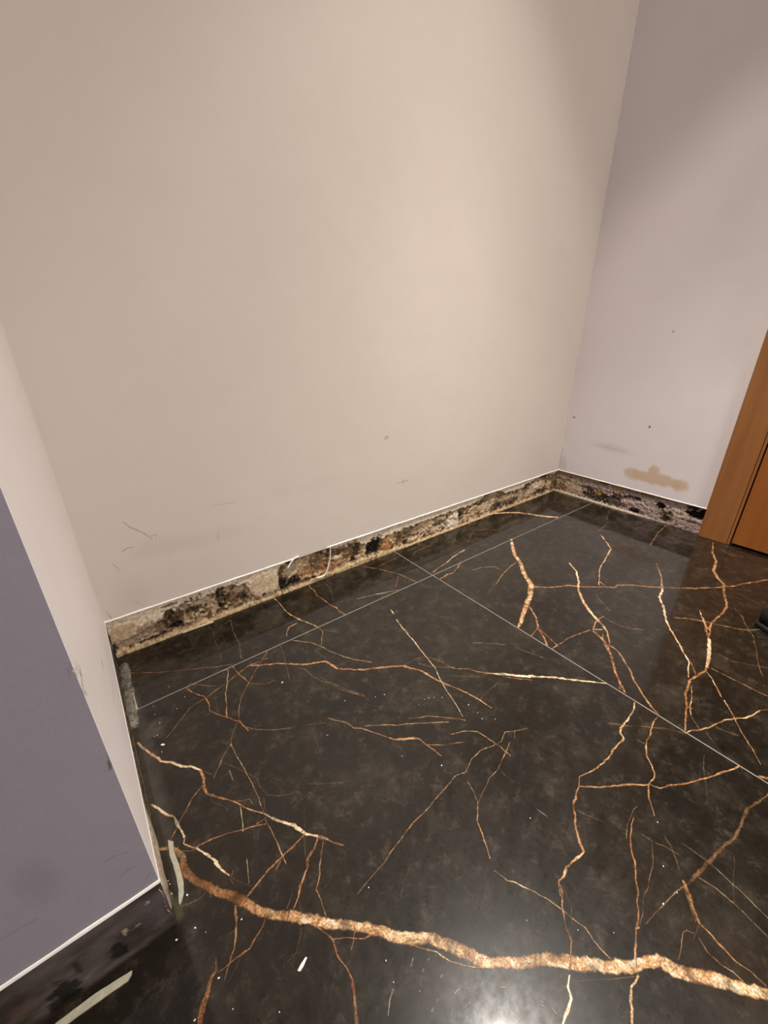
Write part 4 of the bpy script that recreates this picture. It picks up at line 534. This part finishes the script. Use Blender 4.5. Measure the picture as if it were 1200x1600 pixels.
# dark coat hanging on the door: outside the frame, but mirrored in the floor
def coat():
    t = empty('coat', (XR-0.02, -0.02, 0)); tag(t, 'long black coat hanging on the wooden door, seen only mirrored in the floor', 'coat')
    bm = bmesh.new(); rings = []; seg = 48
    for i in range(16):
        f_ = i/15; z = 1.62-0.98*f_; ry = 0.05+0.15*sm(0, 0.25, f_)+0.03*f_; rx = 0.025+0.045*sm(0, 0.3, f_)
        q = []
        for k in range(seg):
            a = 2*PI*k/seg; fold = 1+0.10*math.sin(a*7+1.3)*f_
            q.append(bm.verts.new((-0.085+rx*math.cos(a)*fold, ry*math.sin(a)*fold, z+(0.03*math.cos(a*2) if i == 15 else 0))))
        rings.append(q)
    for a, b in zip(rings, rings[1:]):
        for k in range(seg): bm.faces.new((a[k], a[(k+1) % seg], b[(k+1) % seg], b[k]))
    bm.faces.new(rings[0][::-1]); bm.faces.new(rings[-1]); bmesh.ops.recalc_face_normals(bm, faces=bm.faces)
    link('coat_body', bm, M['cloth'], t, True)
    for s in (-1, 1):
        bm = bmesh.new(); tube(bm, [(-0.09, s*0.12, 1.55), (-0.10, s*0.20, 1.35), (-0.10, s*0.225, 1.1), (-0.095, s*0.235, 0.86)], [0.045, 0.055, 0.050, 0.042], 16, 0.8); link('sleeve', bm, M['cloth'], t, True)
    bm = bmesh.new(); tube(bm, [(0.012, 0, 1.66), (-0.03, 0, 1.66), (-0.09, 0, 1.63), (-0.10, 0, 1.66)], [0.006]*4, 8)
    h = link('coat_hook', bm, M['metal'], None, True); h.location = (XR-0.02, -0.02, 0); tag(h, 'steel coat hook on the wooden door, seen only mirrored in the floor', 'hook')
coat()

# ------------------------------------------------------------------ debris
def flake(name, poly, m, label, cat, th=0.0012, z=0.0006, bumpy=0.0006):
    """a thin solid chip or film from its outline"""
    cx = sum(p[0] for p in poly)/len(poly); cy_ = sum(p[1] for p in poly)/len(poly)
    bm = bmesh.new(); n = []
    for i, p in enumerate(poly):
        q = poly[(i+1) % len(poly)]; L = math.hypot(q[0]-p[0], q[1]-p[1]); k = max(1, int(L/0.006))
        for j in range(k):
            t = j/k; jx = fr(p[0]*200+j, i, 4, 2)*bumpy*min(1, j); jy = fr(p[1]*200+j, i, 8, 2)*bumpy*min(1, j)
            n.append((p[0]+(q[0]-p[0])*t-cx+jx, p[1]+(q[1]-p[1])*t-cy_+jy))
    lo = [bm.verts.new((x, y, 0)) for x, y in n]; hi = [bm.verts.new((x*0.99, y*0.99, th)) for x, y in n]
    bm.faces.new(hi); bm.faces.new(lo[::-1])
    for i in range(len(n)): j = (i+1) % len(n); bm.faces.new((lo[i], lo[j], hi[j], hi[i]))
    bmesh.ops.recalc_face_normals(bm, faces=bm.faces)
    o = link(name, bm, m); o.location = (cx, cy_, z); return tag(o, label, cat)
for name, m, label, cat, th, poly in [('mortar_film','tape','curved grey-green mortar film across the thick gold vein by the reveal corner','mortar film',0.0015,[(-384,4913),(-324,4843),(-345,4706),(-331,4545),(-322,4374),(-323,4218),(-350,4088),(-388,4019),(-425,3976),(-432,4005),(-401,4160),(-390,4338),(-393,4519),(-408,4678)]),('mortar_film','tape','straight grey-green film of dried mortar lying along the bare strip under the violet wall','mortar film',0.0015,[(-1029,3671),(-1041,3633),(-1085,3601),(-1384,3619),(-1699,3635),(-1922,3611),(-2004,3674),(-1754,3717),(-1395,3715)]),('mortar_sliver','mortar','thin cream sliver lying on the floor along the left end of the back strip','sliver',0.0018,[(952,9805),(1186,9813),(1707,9769),(1711,9700),(1196,9726),(950,9730)]),('mortar_sliver','mortar','short thin cream chip at the floor edge below the middle of the back strip','sliver',0.0012,[(3199,9900),(3707,9889),(3701,9833),(3197,9804)]),('plaster_splinter','white','small white splinter lying alone on the dark floor below the thick gold vein','splinter',0.0015,[(678,2512),(688,2498),(615,2456),(565,2441),(543,2464),(598,2490)]),('plaster_splinter','mortar','thin pale upright sliver with a lump where the grout line meets the reveal','splinter',0.0015,[(-365,8367),(-355,8352),(-352,8111),(-351,7922),(-342,7853),(-364,7834),(-392,7867),(-390,7902),(-374,7914),(-368,8123)]),('plaster_splinter','white','tiny white flake near the start of the upper left gold vein','splinter',0.001,[(-148,6687),(-117,6695),(-80,6661),(-93,6641),(-131,6657)])]:
    flake(name, [(a*1e-4, b*1e-4) for a, b in poly], M[m], label, cat, th)
def strand(name, pts, rad, label, cat, m='white'):
    base = pts[-1]; bm = bmesh.new(); P = []; Rr = []
    for i in range(len(pts)-1):
        for j in range(6):
            t = j/6; a = Vector(pts[i]); b = Vector(pts[i+1]); P.append(a+(b-a)*t-Vector(base)+Vector((fr(i+t, 3, 1, 2), fr(i+t, 9, 1, 2), 0))*0.0008); Rr.append(rad*(1+0.35*fr(i*3+t*4, 1, 7, 2)))
    P.append(Vector((0, 0, 0))); Rr.append(rad)
    tube(bm, P, Rr, 8, 0.8); o = link(name, bm, M[m], None, True); o.location = base
    return tag(o, label, cat)
for name, rad, label, cat, pts in [('caulk_strand',0.0022,'long white strand of caulk hanging down the middle of the back strip','caulk strand',[(0.5325,0.9726,0.109),(0.5313,0.9726,0.079),(0.5272,0.9726,0.0579),(0.5179,0.9726,0.0309),(0.5081,0.9726,0.0154),(0.4998,0.9726,0.014),(0.4813,0.9726,0.0151)]),('caulk_strand',0.0024,'short white strand of caulk curling off the back strip left of the long one','caulk strand',[(0.4279,0.9736,0.1087),(0.4142,0.9736,0.1064),(0.4033,0.9736,0.097),(0.3908,0.9736,0.0821)])]:
    strand(name, pts, rad, label, cat)
CR = [(0.2275,0.6702,0.001768,3.92,'largest round white crumb,alone on the tile in the left middle of the floor'),(-0.0362,0.8966,0.000884,4.16,'tiny white plaster crumb lying on the dark tiles'),(-0.0361,0.8526,0.0007480000000000001,5.84,'tiny white plaster crumb lying on the dark tiles'),(0.0286,0.8085,0.00068,0.36,'tiny white plaster crumb lying on the dark tiles'),(0.0487,0.7596,0.00068,2.0,'tiny white plaster crumb lying on the dark tiles'),(0.028,0.7377,0.000612,3.2,'tiny white plaster crumb lying on the dark tiles'),(-0.0082,0.7728,0.000612,4.48,'tiny white plaster crumb lying on the dark tiles'),(-0.0062,0.7223,0.000816,3.16,'tiny white plaster crumb lying on the dark tiles'),(-0.0156,0.6958,0.000816,1.24,'tiny white plaster crumb lying on the dark tiles'),(-0.0204,0.6963,0.0005440000000000001,3.6,'tiny white plaster crumb lying on the dark tiles'),(-0.0159,0.6531,0.00068,1.08,'tiny white plaster crumb lying on the dark tiles'),(-0.0094,0.7495,0.0005440000000000001,5.84,'tiny white plaster crumb lying on the dark tiles'),(-0.0322,0.4041,0.00102,1.88,'tiny white plaster crumb lying on the dark tiles'),(-0.0487,0.4184,0.000884,5.04,'tiny white plaster crumb lying on the dark tiles'),(-0.0543,0.3643,0.000952,5.8,'tiny white plaster crumb lying on the dark tiles'),(-0.0495,0.4367,0.00068,4.04,'tiny white plaster crumb lying on the dark tiles'),(-0.0483,0.4315,0.00068,2.16,'tiny white plaster crumb lying on the dark tiles'),(-0.0326,0.362,0.001224,2.36,'tiny white plaster crumb lying on the dark tiles'),(0.0177,0.3341,0.000816,3.2,'tiny white plaster crumb lying on the dark tiles'),(-0.0229,0.3495,0.000476,1.32,'tiny white plaster crumb lying on the dark tiles'),(0.0235,0.2295,0.000612,4.68,'tiny white plaster crumb lying on the dark tiles'),(-0.0172,0.2636,0.000612,0.6,'tiny white plaster crumb lying on the dark tiles'),(-0.054,0.2812,0.000816,3.4,'tiny white plaster crumb lying on the dark tiles'),(-0.0226,0.2982,0.000952,2.76,'tiny white plaster crumb lying on the dark tiles'),(0.385,0.5087,0.000884,0.36,'tiny white plaster crumb lying on the dark tiles'),(0.3663,0.5151,0.0007480000000000001,3.92,'tiny white plaster crumb lying on the dark tiles'),(0.3102,0.5461,0.000816,0.04,'tiny white plaster crumb lying on the dark tiles'),(0.444,0.4483,0.00068,4.32,'tiny white plaster crumb lying on the dark tiles'),(0.453,0.445,0.00068,2.32,'tiny white plaster crumb lying on the dark tiles'),(0.4633,0.4395,0.00068,0.36,'tiny white plaster crumb lying on the dark tiles'),(0.4766,0.4293,0.00068,6.2,'tiny white plaster crumb lying on the dark tiles'),(0.5054,0.3829,0.00102,3.56,'tiny white plaster crumb lying on the dark tiles'),(0.426,0.4456,0.000612,4.44,'tiny white plaster crumb lying on the dark tiles'),
(0.502,0.3443,0.00068,4.52,'tiny white plaster crumb lying on the dark tiles'),(0.5221,0.3283,0.00068,5.68,'tiny white plaster crumb lying on the dark tiles'),(0.506,0.3587,0.00068,6.2,'tiny white plaster crumb lying on the dark tiles'),(0.2414,0.4986,0.00068,5.04,'tiny white plaster crumb lying on the dark tiles'),(0.3269,0.3799,0.00068,4.12,'tiny white plaster crumb lying on the dark tiles'),(0.3711,0.3241,0.0007480000000000001,5.8,'tiny white plaster crumb lying on the dark tiles'),(0.4213,0.1785,0.000816,1.08,'tiny white plaster crumb lying on the dark tiles'),(0.3715,0.3248,0.00068,4.08,'tiny white plaster crumb lying on the dark tiles'),(0.3268,0.3801,0.00068,4.4,'tiny white plaster crumb lying on the dark tiles'),(0.1688,0.2608,0.0007480000000000001,1.48,'tiny white plaster crumb lying on the dark tiles'),(0.1438,0.1895,0.000816,4.48,'tiny white plaster crumb lying on the dark tiles'),(0.14,0.1697,0.0005440000000000001,4.48,'tiny white plaster crumb lying on the dark tiles'),(0.5732,0.0547,0.000816,4.8,'tiny white plaster crumb lying on the dark tiles'),(0.517,0.0254,0.000816,3.56,'tiny white plaster crumb lying on the dark tiles'),(0.4707,0.0079,0.000952,6.2,'tiny white plaster crumb lying on the dark tiles'),(0.3892,0.0341,0.0005440000000000001,0.68,'tiny white plaster crumb lying on the dark tiles'),(0.4985,0.0017,0.0007480000000000001,3.68,'tiny white plaster crumb lying on the dark tiles'),(0.3557,0.0629,0.000612,5.24,'tiny white plaster crumb lying on the dark tiles')]
first = None
for i, (x, y, r, rz, lab) in enumerate(CR):
    if first is None:
        bm = bmesh.new(); bmesh.ops.create_icosphere(bm, subdivisions=2, radius=1.0)
        for v in bm.verts: v.co *= 1+0.35*fr(v.co.x*1.7, v.co.y*1.7, v.co.z*1.7, 2); v.co.z *= 0.55
        o = first = link('plaster_crumb', bm, M['white'])
    else: o = first.copy(); COL.objects.link(o)
    o.scale = (r*random.uniform(1.0, 1.6), r*random.uniform(0.7, 1.0), r); o.rotation_euler = (0, 0, rz); o.location = (x, y, r*0.5)
    tag(o, lab, 'crumb', 'white plaster crumbs scattered on the floor')
